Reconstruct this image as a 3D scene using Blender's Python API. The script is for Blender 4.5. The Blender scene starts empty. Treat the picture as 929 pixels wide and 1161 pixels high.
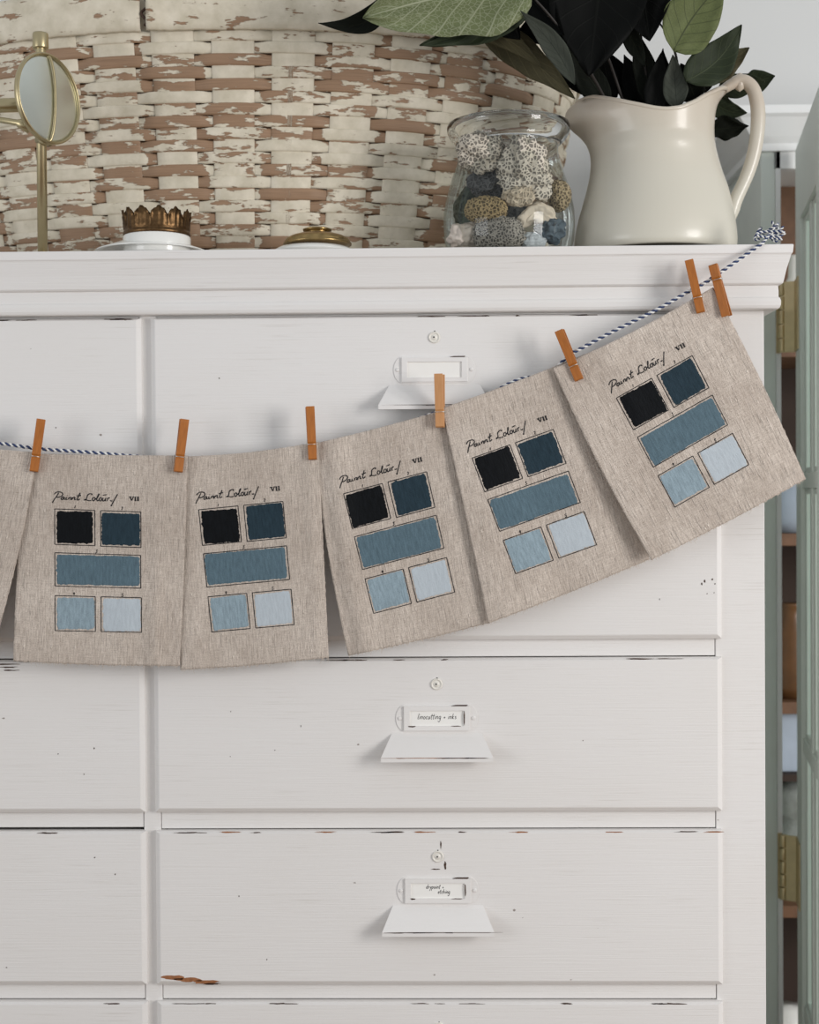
import bpy, bmesh, math, random
import numpy as np
from mathutils import Vector, Matrix, Euler, noise
PI = math.pi
random.seed(7); rng = np.random.default_rng(7)
S = bpy.context.scene
COL = S.collection

# ------------------------------------------------------------------ camera
EYE = 1.20
FPX = 1612.0
cam_d = bpy.data.cameras.new('camera'); cam = bpy.data.objects.new('camera', cam_d); COL.objects.link(cam)
cam_d.sensor_fit = 'HORIZONTAL'; cam_d.sensor_width = 36.0; cam_d.lens = FPX*36.0/929.0
RC = Matrix.Rotation(math.radians(1.10), 4, 'Z') @ Matrix.Rotation(math.radians(90-0.80), 4, 'X') @ Matrix.Rotation(-0.0068, 4, 'Z')
CP = Vector((0, -1.934, EYE))
cam.matrix_world = Matrix.Translation(CP) @ RC
cam_d.dof.use_dof = True; cam_d.dof.focus_distance = 1.90; cam_d.dof.aperture_fstop = 5.6
S.camera = cam
R3 = RC.to_3x3()

def W(px, py, y):
    """world point on the plane Y=y where the photograph shows (px,py)"""
    d = R3 @ Vector(((px-464.5)/FPX, -(py-580.5)/FPX, -1.0))
    t = (y-CP.y)/d.y
    return CP + d*t

# ------------------------------------------------------------------ light
w = bpy.data.worlds.new('world'); S.world = w; w.use_nodes = True
nt = w.node_tree; bg = nt.nodes['Background']
bg.inputs[0].default_value = (0.92, 0.96, 1.0, 1); bg.inputs[1].default_value = 0.56
def area(name, loc, target, sx, sy, power, col):
    l = bpy.data.lights.new(name, 'AREA'); l.shape = 'RECTANGLE'; l.size = sx; l.size_y = sy; l.energy = power; l.color = col
    o = bpy.data.objects.new(name, l); COL.objects.link(o); o.location = loc
    o.rotation_euler = (Vector(target)-Vector(loc)).to_track_quat('-Z', 'Y').to_euler()
    return o
area('window_daylight', (2.6, -2.1, 1.50), (0.1, 0.0, 1.15), 1.0, 1.5, 66, (1.0, 0.975, 0.95))
area('left_fill_light', (-3.0, -2.4, 1.25), (0.2, 0.0, 1.15), 1.6, 1.6, 26, (0.97, 0.985, 1.0))  # soft fill added to lift the cabinet door and even out the chest
S.view_settings.view_transform = 'Standard'; S.view_settings.look = 'None'
S.view_settings.gamma = 1; S.view_settings.use_curve_mapping = False
S.view_settings.exposure = -0.03

# ------------------------------------------------------------------ materials
def srgb(r, g, b):
    f = lambda c: (c/255/12.92) if c/255 <= .04045 else ((c/255+.055)/1.055)**2.4
    return (f(r), f(g), f(b), 1)
class NT:
    def __init__(s, name):
        s.m = bpy.data.materials.new(name); s.m.use_nodes = True; s.t = s.m.node_tree; s.b = s.t.nodes['Principled BSDF']
    def n(s, typ, **kw):
        x = s.t.nodes.new(typ)
        for k, v in kw.items():
            if k.startswith('i_'):
                x.inputs[k[2:].replace('_', ' ')].default_value = v
            else: setattr(x, k, v)
        return x
    def l(s, a, b): s.t.links.new(a, b)
    def mapping(s, src, scale, loc=(0,0,0), rot=(0,0,0)):
        tc = s.n('ShaderNodeTexCoord'); mp = s.n('ShaderNodeMapping'); mp.inputs['Scale'].default_value = scale
        mp.inputs['Location'].default_value = loc; mp.inputs['Rotation'].default_value = rot
        s.l(tc.outputs[src], mp.inputs[0]); return mp.outputs[0]
    def noise(s, vec, scale=1, detail=3, rough=.5):
        x = s.n('ShaderNodeTexNoise'); x.inputs['Scale'].default_value = scale; x.inputs['Detail'].default_value = detail
        x.inputs['Roughness'].default_value = rough; s.l(vec, x.inputs['Vector']); return x.outputs['Fac']
    def ramp(s, f, stops):
        x = s.n('ShaderNodeValToRGB'); e = x.color_ramp.elements
        while len(e) < len(stops): e.new(0.5)
        for k, (p, c) in enumerate(stops):
            e[k].position = p; e[k].color = c if isinstance(c, tuple) else (c, c, c, 1)
        s.l(f, x.inputs[0]); return x.outputs[0]
    def mix(s, f, a, b, typ='MIX'):
        x = s.n('ShaderNodeMix'); x.data_type = 'RGBA'; x.blend_type = typ
        for sock, v in ((x.inputs[0], f), (x.inputs[6], a), (x.inputs[7], b)):
            if isinstance(v, (int, float, tuple)): sock.default_value = v
            else: s.l(v, sock)
        return x.outputs[2]
    def math(s, op, a, b=0.0, c=None):
        x = s.n('ShaderNodeMath'); x.operation = op
        for k, v in enumerate((a, b) if c is None else (a, b, c)):
            if isinstance(v, (int, float)): x.inputs[k].default_value = v
            else: s.l(v, x.inputs[k])
        return x.outputs[0]
    def bump(s, h, strength, dist, prev=None):
        x = s.n('ShaderNodeBump'); x.inputs['Strength'].default_value = strength; x.inputs['Distance'].default_value = dist
        s.l(h, x.inputs['Height'])
        if prev is not None: s.l(prev, x.inputs['Normal'])
        s.l(x.outputs[0], s.b.inputs['Normal']); return x.outputs[0]
    def base(s, v):
        if isinstance(v, tuple): s.b.inputs['Base Color'].default_value = v
        else: s.l(v, s.b.inputs['Base Color'])
    def rough(s, v): s.b.inputs['Roughness'].default_value = v

def simple(name, col, rough=.5, metal=0, coat=0, var=.06, sc=40):
    M = NT(name); v = M.mapping('Object', (1, 1, 1)); f = M.noise(v, sc, 4)
    a = tuple(min(1, c*(1-var*2)) for c in col[:3])+(1,); b = tuple(min(1, c*(1+var*2)) for c in col[:3])+(1,)
    M.base(M.mix(f, a, b)); M.rough(rough); M.b.inputs['Metallic'].default_value = metal
    M.b.inputs['Coat Weight'].default_value = coat; M.b.inputs['Coat Roughness'].default_value = .08
    M.bump(f, .15, .001)
    return M.m

def painted_wood():
    M = NT('chalky white painted wood')
    g = M.mapping('Object', (2.6, 3, 150)); f1 = M.noise(g, 3.0, 6, .65)
    g2 = M.mapping('Object', (6, 6, 260)); f2 = M.noise(g2, 2.0, 4, .6)
    blot = M.noise(M.mapping('Object', (1.6, 1.6, 2.2)), 2.2, 3)
    c = M.mix(blot, srgb(225, 221, 217), srgb(231, 229, 228))
    streak = M.ramp(f1, [(.34, 1.0), (.45, 0.0)])
    msk = M.ramp(M.noise(M.mapping('Object', (3, 3, 6)), 3, 2), [(.5, 0.0), (.66, 1.0)])
    c = M.mix(M.math('MULTIPLY', M.math('MULTIPLY', streak, msk), .32), c, srgb(178, 170, 160))
    sp = M.n('ShaderNodeTexVoronoi', feature='F1'); sp.inputs['Scale'].default_value = 13; M.l(M.mapping('Object', (1, 1, 1.4)), sp.inputs['Vector'])
    wob = M.noise(M.mapping('Object', (1, 1, 1)), 300, 2)
    d = M.math('ADD', sp.outputs['Distance'], M.math('MULTIPLY', wob, .05))
    spk = M.ramp(d, [(.048, 1.0), (.056, 0.0)])
    c = M.mix(M.math('MULTIPLY', spk, .75), c, srgb(105, 88, 74))
    M.base(c); M.rough(.52)
    h = M.math('ADD', M.math('MULTIPLY', f1, .6), M.math('MULTIPLY', f2, .4)); M.bump(h, .42, .0014)
    return M.m
M_white = painted_wood()
M_chip = simple('dark chipped paint edge', srgb(70, 50, 38), .8, var=.3, sc=300)
M_bare = simple('bare orange wood chip', srgb(150, 98, 62), .8, var=.25, sc=200)
M_dark = simple('dark gap interior', srgb(36, 32, 29), .9)
M_lock = simple('painted lock disc', srgb(226, 222, 214), .4)
M_card = simple('white card', srgb(238, 236, 232), .8, var=.02)
M_ink = simple('black ink', srgb(24, 22, 24), .7)
M_wall = simple('pale grey wall paint', srgb(214, 214, 212), .85, var=.015, sc=3)
M_floor = simple('worn floor boards', srgb(120, 95, 70), .5, var=.2, sc=9)
M_sage = simple('sage green painted wood', srgb(224, 231, 225), .5, var=.03, sc=12)
M_cabwhite = simple('off white cabinet paint', srgb(232, 233, 232), .55, var=.02, sc=10)
M_shelf = simple('brown stained shelf wood', srgb(112, 80, 56), .6, var=.25, sc=30)
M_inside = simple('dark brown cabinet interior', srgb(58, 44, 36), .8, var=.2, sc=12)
M_amber = simple('amber stoneware', srgb(104, 72, 42), .35, var=.25, sc=30)
M_bluew = simple('pale blue folded linen', srgb(176, 188, 202), .8)
M_clearj = simple('greyed glass jars', srgb(150, 155, 150), .15, var=.25, sc=60)
M_porc = simple('white glazed ceramic', srgb(232, 231, 226), .22, coat=.5, var=.01)
M_brass = simple('aged satin brass', (0.50, 0.42, 0.25, 1), .34, metal=1, var=.05, sc=90)
M_brassh = simple('bright hinge brass', (0.66, 0.54, 0.33, 1), .38, metal=1, var=.08, sc=60)
M_darkbrass = simple('dark bronze', (0.13, 0.075, 0.035, 1), .38, metal=1, var=.4, sc=220)
M_oldbrass = simple('tarnished brass', (0.36, 0.25, 0.11, 1), .3, metal=1, var=.3, sc=120)
M_wire = simple('galvanised spring wire', (.6, .6, .58, 1), .3, metal=1)
M_twblue = simple('navy twine cotton', srgb(52, 66, 104), .9, var=.15, sc=500)
M_twwhite = simple('white twine cotton', srgb(228, 228, 226), .9, var=.05, sc=500)

def pin_wood(name, c1, c2):
    M = NT(name); f = M.noise(M.mapping('Object', (500, 500, 40)), 1.0, 5, .6)
    M.base(M.mix(f, c1, c2)); M.rough(.5); M.bump(f, .3, .0006); return M.m
M_pin = pin_wood('orange stained pin wood', srgb(134, 74, 20), srgb(196, 120, 46))
M_pinlight = pin_wood('pale pin wood', srgb(184, 128, 80), srgb(214, 160, 108))

def linen(name, c1, c2):
    M = NT(name)          # UV in metres along the cloth
    v1 = M.noise(M.mapping('UV', (620, 50, 1)), 1.0, 4, .75)
    v2 = M.noise(M.mapping('UV', (55, 620, 1)), 1.0, 4, .75)
    v3 = M.noise(M.mapping('UV', (700, 700, 1)), 1.0, 2, .6)
    f = M.math('ADD', M.math('ADD', M.math('MULTIPLY', v1, .48), M.math('MULTIPLY', v2, .24)), M.math('MULTIPLY', v3, .28))
    k = M.ramp(f, [(.37, 0.0), (.61, 1.0)])
    big = M.noise(M.mapping('UV', (14, 9, 1)), 1.0, 3)
    c = M.mix(k, c1, c2)
    c = M.mix(M.ramp(big, [(.35, .28), (.7, 0.0)]), c, srgb(140, 122, 108))
    nub = M.n('ShaderNodeTexVoronoi', feature='F1'); nub.inputs['Scale'].default_value = 1; M.l(M.mapping('UV', (110, 55, 1)), nub.inputs['Vector'])
    nn = M.ramp(nub.outputs['Distance'], [(.07, 1.0), (.17, 0.0)])
    gate = M.ramp(M.noise(M.mapping('UV', (45, 45, 1)), 1.0, 1), [(.47, 0.0), (.55, 1.0)])
    nn = M.math('MULTIPLY', nn, gate)
    sl = M.ramp(M.noise(M.mapping('UV', (420, 24, 1), (3.3, 1.7, 0)), 1.0, 2), [(.61, 0.0), (.68, 1.0)])
    c = M.mix(M.math('MULTIPLY', M.math('MAXIMUM', nn, M.math('MULTIPLY', sl, .6)), .75), c, srgb(236, 224, 211))
    M.base(c); M.rough(.95); M.b.inputs['Specular IOR Level'].default_value = .15
    h = M.math('ADD', f, M.math('MULTIPLY', M.math('MAXIMUM', nn, sl), .5))
    M.bump(h, 1.0, .0022)
    return M.m
M_linen = linen('natural taupe linen', srgb(158, 145, 134), srgb(236, 224, 212))

def paint(name, c, d=.75):
    M = NT(name)
    at = M.n('ShaderNodeAttribute'); at.attribute_name = 'inside'     # distance to the brushed edge: the dry brush breaks up there
    dry = M.noise(M.mapping('UV', (900, 420, 1)), 1.0, 4, .7); dry2 = M.noise(M.mapping('UV', (90, 90, 1)), 1.0, 2)
    al = M.math('GREATER_THAN', M.math('ADD', at.outputs['Fac'], M.math('ADD', M.math('MULTIPLY', dry, .9), M.math('MULTIPLY', dry2, .7))), 1.02)
    M.l(al, M.b.inputs['Alpha']); M.b.inputs['Specular IOR Level'].default_value = .12
    a = M.noise(M.mapping('UV', (330, 60, 1)), 1.0, 4, .65)
    b = M.noise(M.mapping('UV', (700, 700, 1)), 1.0, 2, .6)
    f = M.math('ADD', M.math('MULTIPLY', a, .65), M.math('MULTIPLY', b, .35))
    lo = tuple(x*d for x in c[:3])+(1,); hi = tuple(min(1, x*(2-d)+.002) for x in c[:3])+(1,)
    M.base(M.mix(M.ramp(f, [(.35, 0.0), (.65, 1.0)]), lo, hi)); M.rough(.6); M.bump(f, .8, .0012)
    return M.m
PAINTS = [paint('near black blue paint', srgb(7, 10, 14), .5), paint('dark slate blue paint', srgb(38, 55, 65)),
          paint('mid slate blue paint', srgb(88, 109, 120)), paint('light blue grey paint', srgb(140, 158, 168)),
          paint('palest blue paint', srgb(184, 193, 200), .9)]

def basket_mat():
    M = NT('chipped cream paint on splint')
    at = M.n('ShaderNodeAttribute'); at.attribute_name = 'chip'; chip = at.outputs['Fac']
    n1 = M.noise(M.mapping('UV', (22, 85, 1)), 1.0, 5, .62)
    n2 = M.noise(M.mapping('UV', (5, 14, 1)), 1.0, 2)
    n3 = M.noise(M.mapping('UV', (110, 420, 1)), 1.0, 3)
    s = M.math('ADD', M.math('ADD', n1, M.math('MULTIPLY', n3, .10)), M.math('ADD', M.math('MULTIPLY', chip, .42), M.math('MULTIPLY', n2, .34)))
    mask = M.ramp(s, [(.958, 0.0), (.968, 1.0)])          # 1 = bare wood
    grain = M.noise(M.mapping('UV', (14, 900, 1)), 1.0, 4, .6)
    wood = M.mix(grain, srgb(112, 86, 64), srgb(178, 144, 114))
    dirt = M.noise(M.mapping('UV', (30, 30, 1)), 1.0, 4, .6)
    pnt = M.mix(M.ramp(dirt, [(.3, 0.0), (.7, 1.0)]), srgb(196, 186, 164), srgb(225, 215, 196))
    rim = M.ramp(s, [(.935, 0.0), (.957, 1.0)])
    pnt = M.mix(M.math('MULTIPLY', rim, .5), pnt, srgb(130, 105, 85))
    M.base(M.mix(mask, pnt, wood)); M.rough(.6)
    h = M.math('ADD', M.math('MULTIPLY', mask, -1.0), M.math('MULTIPLY', grain, .25)); M.bump(h, .7, .0012)
    return M.m
M_basket = basket_mat()

def pitcher_mat():
    M = NT('stained ironstone glaze')
    n = M.noise(M.mapping('Object', (7, 7, 9)), 1.0, 4)
    tc = M.n('ShaderNodeTexCoord'); sx = M.n('ShaderNodeSeparateXYZ'); M.l(tc.outputs['Object'], sx.inputs[0])
    z = M.ramp(M.math('MULTIPLY', sx.outputs['Z'], 4.2), [(.45, 0.0), (.95, 1.0)])
    k = M.math('MULTIPLY', z, M.ramp(n, [(.35, .25), (.65, 1.0)]))
    M.base(M.mix(M.math('MULTIPLY', k, .55), srgb(205, 200, 186), srgb(182, 156, 134)))
    M.rough(.38); M.b.inputs['Coat Weight'].default_value = .3; M.b.inputs['Coat Roughness'].default_value = .14
    M.bump(M.noise(M.mapping('Object', (25, 25, 25)), 1.0, 2), .08, .002)
    return M.m
M_pitch = pitcher_mat()

def thin_glass(name, tint=(.93, .95, .94, 1), extra=0.0):
    M = NT(name); out = M.t.nodes['Material Output']; M.t.nodes.remove(M.b)
    tr = M.n('ShaderNodeBsdfTransparent'); tr.inputs[0].default_value = tint
    gl = M.n('ShaderNodeBsdfGlossy'); gl.inputs['Roughness'].default_value = .03; gl.inputs[0].default_value = (.95, .97, .97, 1)
    fr = M.n('ShaderNodeFresnel'); fr.inputs[0].default_value = 1.5
    f = M.math('MULTIPLY', fr.outputs[0], .6)
    mx = M.n('ShaderNodeMixShader'); M.l(f, mx.inputs[0]); M.l(tr.outputs[0], mx.inputs[1]); M.l(gl.outputs[0], mx.inputs[2])
    M.l(mx.outputs[0], out.inputs[0]); return M.m
M_glass = thin_glass('clear jar glass', (.93, .945, .935, 1))
def solid_glass(name, ior=1.48, col=(.93, .95, .95, 1)):
    M = NT(name); M.base(col); M.rough(.02); M.b.inputs['Transmission Weight'].default_value = 1; M.b.inputs['IOR'].default_value = ior
    return M.m
M_rimglass = solid_glass('thick rim glass')
M_mirror = simple('slightly clouded mirror silvering', (.74, .77, .70, 1), .30, metal=1, var=.02, sc=30)

def coral_mat(name, c1, c2, scale, hole):
    M = NT(name); v = M.n('ShaderNodeTexVoronoi', feature='DISTANCE_TO_EDGE'); v.inputs['Scale'].default_value = scale
    M.l(M.mapping('Object', (1, 1, 1)), v.inputs['Vector'])
    r = M.ramp(v.outputs['Distance'], [(.12, 0.0), (.24, 1.0)])
    n = M.noise(M.mapping('Object', (60, 60, 60)), 1.0, 3)
    M.base(M.mix(M.math('MULTIPLY', r, hole), M.mix(n, c1, c2), tuple(x*.32 for x in c1[:3])+(1,)))
    M.rough(.85); M.bump(M.math('SUBTRACT', 1.0, r), 1.0, .004*hole+.0003); return M.m

def leaf_mat(name, c, vein, under=None, retic=.4):
    M = NT(name)       # UV: u across -> 0..1, v along 0..1
    tc = M.n('ShaderNodeTexCoord'); sp = M.n('ShaderNodeSeparateXYZ'); M.l(tc.outputs['UV'], sp.inputs[0])
    a = M.math('ABSOLUTE', M.math('SUBTRACT', sp.outputs[0], .5))
    mid = M.ramp(a, [(.006, 1.0), (.022, 0.0)])
    sw = M.math('FRACT', M.math('MULTIPLY', M.math('SUBTRACT', sp.outputs[1], M.math('MULTIPLY', a, .55)), 7.0))
    side = M.ramp(M.math('ABSOLUTE', M.math('SUBTRACT', sw, .5)), [(.02, 1.0), (.06, 0.0)])
    vo = M.n('ShaderNodeTexVoronoi', feature='DISTANCE_TO_EDGE'); vo.inputs['Scale'].default_value = 1; M.l(M.mapping('UV', (22, 34, 1)), vo.inputs['Vector'])
    ret = M.math('MULTIPLY', M.ramp(vo.outputs['Distance'], [(.02, 1.0), (.09, 0.0)]), retic)
    ve = M.math('MAXIMUM', M.math('MAXIMUM', mid, M.math('MULTIPLY', side, .7)), ret)
    n = M.noise(M.mapping('UV', (4, 5, 1)), 1.0, 4)
    c0 = tuple(x*.65 for x in c[:3])+(1,); c1 = tuple(min(1, x*1.35) for x in c[:3])+(1,)
    M.base(M.mix(ve, M.mix(n, c0, c1), vein)); M.rough(.6); M.b.inputs['Specular IOR Level'].default_value = .08 if c[0] < .02 else .2; M.bump(ve, .4, .001)
    return M.m
LM = dict(
 pale=leaf_mat('pale green leaf underside', srgb(104, 112, 78), srgb(156, 160, 134), retic=.5),
 mid=leaf_mat('dull green leaf', srgb(96, 104, 66), srgb(64, 70, 46), retic=.25),
 dark=leaf_mat('dark green leaf', srgb(20, 23, 18), srgb(32, 35, 27), retic=.1),
 black=leaf_mat('shaded green leaf', srgb(10, 11, 10), srgb(16, 17, 15), retic=.1),  # near-black base colour, the shade within the foliage painted in
 grey=leaf_mat('grey green leaf underside', srgb(60, 64, 56), srgb(40, 44, 38), retic=.3),
 olive=leaf_mat('olive brown leaf', srgb(70, 66, 46), srgb(92, 86, 62), retic=.2),
 deep=leaf_mat('deep green leaf', srgb(40, 48, 32), srgb(60, 68, 46), retic=.15))
M_stem = simple('black brown stem', srgb(34, 28, 24), .6)

# ------------------------------------------------------------------ builders
def wloc(o):
    v = Vector((0, 0, 0))
    while o is not None: v += Vector(o.location); o = o.parent
    return v
def obj(name, verts, faces, mats, parent=None, smooth=True, origin=None, uv=None, fm=None, bevel=0, seg=2, solid=0):
    me = bpy.data.meshes.new(name)
    base = wloc(parent) if parent is not None else Vector(origin or (0, 0, 0))
    me.from_pydata([tuple(Vector(v)-base) for v in verts], [], faces)
    if not isinstance(mats, (list, tuple)): mats = [mats]
    for m in mats: me.materials.append(m)
    if fm is not None: me.polygons.foreach_set('material_index', fm)
    if smooth: me.polygons.foreach_set('use_smooth', [True]*len(me.polygons))
    if uv is not None:
        L = me.uv_layers.new(name='UVMap'); idx = [0]*len(me.loops); me.loops.foreach_get('vertex_index', idx)
        L.data.foreach_set('uv', [c for i in idx for c in uv[i]])
    me.update()
    o = bpy.data.objects.new(name, me); COL.objects.link(o)
    if parent is not None: o.parent = parent
    else: o.location = base
    if solid:
        md = o.modifiers.new('thickness', 'SOLIDIFY'); md.thickness = solid; md.offset = 1
    if bevel:
        md = o.modifiers.new('bevel', 'BEVEL'); md.width = bevel; md.segments = seg; md.limit_method = 'ANGLE'; md.harden_normals = True
    return o
def empty(name, loc):
    o = bpy.data.objects.new(name, None); COL.objects.link(o); o.location = loc; o.empty_display_size = .02; return o
def tag(o, label, cat, group=None, kind=None):
    o['label'] = label
    if cat: o['category'] = cat
    if group: o['group'] = group
    if kind: o['kind'] = kind
    return o
class MB:
    def __init__(s): s.v = []; s.f = []; s.m = []; s.uv = []
    def add(s, v, f, m=0, uv=None):
        k = len(s.v); s.v += [Vector(x) for x in v]; s.f += [tuple(i+k for i in q) for q in f]; s.m += [m]*len(f)
        s.uv += (uv if uv is not None else [(0, 0)]*len(v)); return s
    def box(s, x0, x1, y0, y1, z0, z1, m=0):
        v = [(x, y, z) for x in (x0, x1) for y in (y0, y1) for z in (z0, z1)]
        return s.add(v, [(0, 1, 3, 2), (4, 6, 7, 5), (0, 4, 5, 1), (2, 3, 7, 6), (0, 2, 6, 4), (1, 5, 7, 3)], m)
    def lathe(s, c, prof, n=48, m=0, sx=1, sy=1, axis=None, closed=False):
        c = Vector(c); v = []; f = []
        q = Vector((0, 0, 1)).rotation_difference(Vector(axis)) if axis is not None else None
        for r, z in prof:
            for i in range(n):
                a = 2*PI*i/n; p = Vector((r*math.cos(a)*sx, r*math.sin(a)*sy, z))
                if q is not None: p = q @ p
                v.append(c+p)
        K = len(prof)
        for k in range(K if closed else K-1):
            k2 = (k+1) % K
            for i in range(n): f.append((k*n+i, k*n+(i+1) % n, k2*n+(i+1) % n, k2*n+i))
        return s.add(v, f, m)
    def tube(s, pts, r, n=8, m=0, cap=True):
        pts = [Vector(p) for p in pts]; v = []; f = []; K = len(pts)
        rr = r if isinstance(r, (list, tuple)) else [r]*K
        t0 = (pts[1]-pts[0]).normalized(); up = Vector((0, 0, 1)) if abs(t0.z) < .9 else Vector((1, 0, 0))
        nx = t0.cross(up).normalized()
        for k in range(K):
            t = (pts[min(K-1, k+1)]-pts[max(0, k-1)]).normalized()
            nx = (nx - t*nx.dot(t)).normalized(); ny = t.cross(nx)
            for i in range(n):
                a = 2*PI*i/n; v.append(pts[k]+(nx*math.cos(a)+ny*math.sin(a))*rr[k])
        for k in range(K-1):
            for i in range(n): f.append((k*n+i, k*n+(i+1) % n, (k+1)*n+(i+1) % n, (k+1)*n+i))
        if cap: f.append(tuple(range(n-1, -1, -1))); f.append(tuple(range((K-1)*n, K*n)))
        return s.add(v, f, m)
    def prism(s, poly, d, m=0):
        """poly: list of 3D points, extruded by vector d"""
        n = len(poly); v = [Vector(p) for p in poly]+[Vector(p)+Vector(d) for p in poly]
        f = [tuple(range(n-1, -1, -1)), tuple(range(n, 2*n))]+[(i, (i+1) % n, n+(i+1) % n, n+i) for i in range(n)]
        return s.add(v, f, m)
    def build(s, name, mats, parent=None, **kw):
        o = obj(name, s.v, s.f, mats, parent, fm=s.m, uv=s.uv if kw.pop('use_uv', False) else None, **kw)
        return o
def fixn(o):
    bm = bmesh.new(); bm.from_mesh(o.data); bmesh.ops.recalc_face_normals(bm, faces=bm.faces); bm.to_mesh(o.data); bm.free(); return o
def catmull(P, n=8):
    P = [Vector(p) for p in P]; Q = [P[0]*2-P[1]]+P+[P[-1]*2-P[-2]]; out = []
    for i in range(1, len(Q)-2):
        a, b, c, d = Q[i-1:i+3]
        for k in range(n):
            t = k/n; out.append(.5*((2*b)+(c-a)*t+(2*a-5*b+4*c-d)*t*t+(3*b-a-3*c+d)*t**3))
    return out+[P[-1]]

# ================================================================== THE ROOM
CTZ = W(464, 281, -.031).z                       # top of the chest
WALLY = .93
tag(MB().box(-2.4, 2.6, WALLY, WALLY+.1, 0, 2.7).build('wall_back', M_wall, smooth=False), 'plain pale grey wall behind the chest', None, kind='structure')
del bpy.data.objects['wall_back']['label']
fl = MB().box(-2.4, 2.6, -3.2, WALLY+.1, -.06, 0).build('floor', M_floor, smooth=False); fl['kind'] = 'structure'

# ================================================================== CHEST OF DRAWERS
X_R = (W(867, 400, 0).x+W(868, 900, 0).x)/2      # right edge of the end stile
XD0 = W(173, 640, -.011).x; XD1 = W(819.5, 800, -.011).x      # right-hand drawers
XL1 = W(162, 640, -.011).x; XL0 = XL1-(XD1-XD0)  # left-hand drawers
X_L = XL0-(X_R-XD1)
CD = .885                                         # depth
chest = empty('chest_of_drawers', ((X_L+X_R)/2, .44, 0))
tag(chest, 'tall white chipped-paint wooden chest of drawers filling the picture below the shelf line', 'chest of drawers')
TOPZ = lambda py: W(496, py, -.011).z
rows = []                                         # (z_top, z_bottom, px offsets of fittings)
tops = [357, 551, 746.5, 942, 1136.5]; bots = [533, 726, 921, 1117.5, 1312]
for a, b in zip(tops, bots): rows.append((TOPZ(a), TOPZ(b)))
rows.append((TOPZ(1331), TOPZ(1507)))
carc = MB()
stile = lambda x0, x1: carc.box(x0, x1, 0, .03, .06, CTZ-.02)
stile(XD1-.007, X_R); stile(X_L, XL0+.007); stile(XL1-.004, XD0+.006)
zt = CTZ-.02
edges = [zt]+[z for r in rows for z in r]+[.06]
for i in range(0, len(edges), 2):
    za, zb = edges[i], edges[i+1]
    for x0, x1 in ((XL0+.007, XL1-.004), (XD0+.006, XD1-.007)):
        # rail: a touch behind the stiles; a dark slit is left above each drawer front
        carc.box(x0+.0006, x1-.0006, .0012, .03, zb+((.0030 if (i == 6 and x0 < XL1) else .0008) if i < len(edges)-2 else 0), za+.008 if i else za)
carc.box(X_R-.02, X_R, .03, CD, .06, CTZ-.03); carc.box(X_L, X_L+.02, .03, CD, .06, CTZ-.03)
carc.box(X_L+.02, X_R-.02, CD-.012, CD, .06, CTZ-.03)
carc.box(X_L-.01, X_R+.01, -.01, CD, 0, .06)
carc.build('carcass', M_white, chest, smooth=False, bevel=.0012)
MB().box(X_L+.03, X_R-.03, .05, CD-.03, .08, CTZ-.05).build('drawer_boxes', M_dark, chest, smooth=False)
# cornice, profile measured off its right-hand end (outward, z)
k = .0012
prof = [(26.5, 0), (27, -1.2), (26.2, -9.5), (25.2, -10.5), (24.6, -11.8), (23, -18), (20.5, -27), (17.6, -41.5), (15.8, -43), (13, -43.6), (13.4, -50), (13.4, -56.5), (14.8, -58), (15.6, -61), (15.4, -66), (14.2, -69), (12.6, -70), (1, -70.6), (-3, -71)]
v = []; f = []
for o_, z_ in prof:
    e = o_*k; z = CTZ+z_*k
    v += [(X_R+e, CD, z), (X_R+e, -e, z), (X_L-e, -e, z), (X_L-e, CD, z)]
for i in range(len(prof)-1):
    for j in range(3): f.append((i*4+j, (i+1)*4+j, (i+1)*4+j+1, i*4+j+1))
f.append((0, 1, 2, 3)); K4 = (len(prof)-1)*4; f.append((K4+3, K4+2, K4+1, K4))
f.append(tuple(range(0, len(prof)*4, 4))[::-1]+tuple()); f.append(tuple(range(3, len(prof)*4, 4)))
cor = obj('cornice', v, f, M_white, chest, smooth=False, bevel=.0007)
fixn(cor)

def blob(mb, cx, cz, rx, rz, y, m, n=14, th=.0003, jag=.35, seed=0):
    r = random.Random(seed); P = []
    for i in range(n):
        a = 2*PI*i/n; q = 1+r.uniform(-jag, jag); P.append((cx+rx*q*math.cos(a), y-th, cz+rz*q*math.sin(a)))
    mb.prism(P, (0, th*1.2, 0), m)

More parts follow.
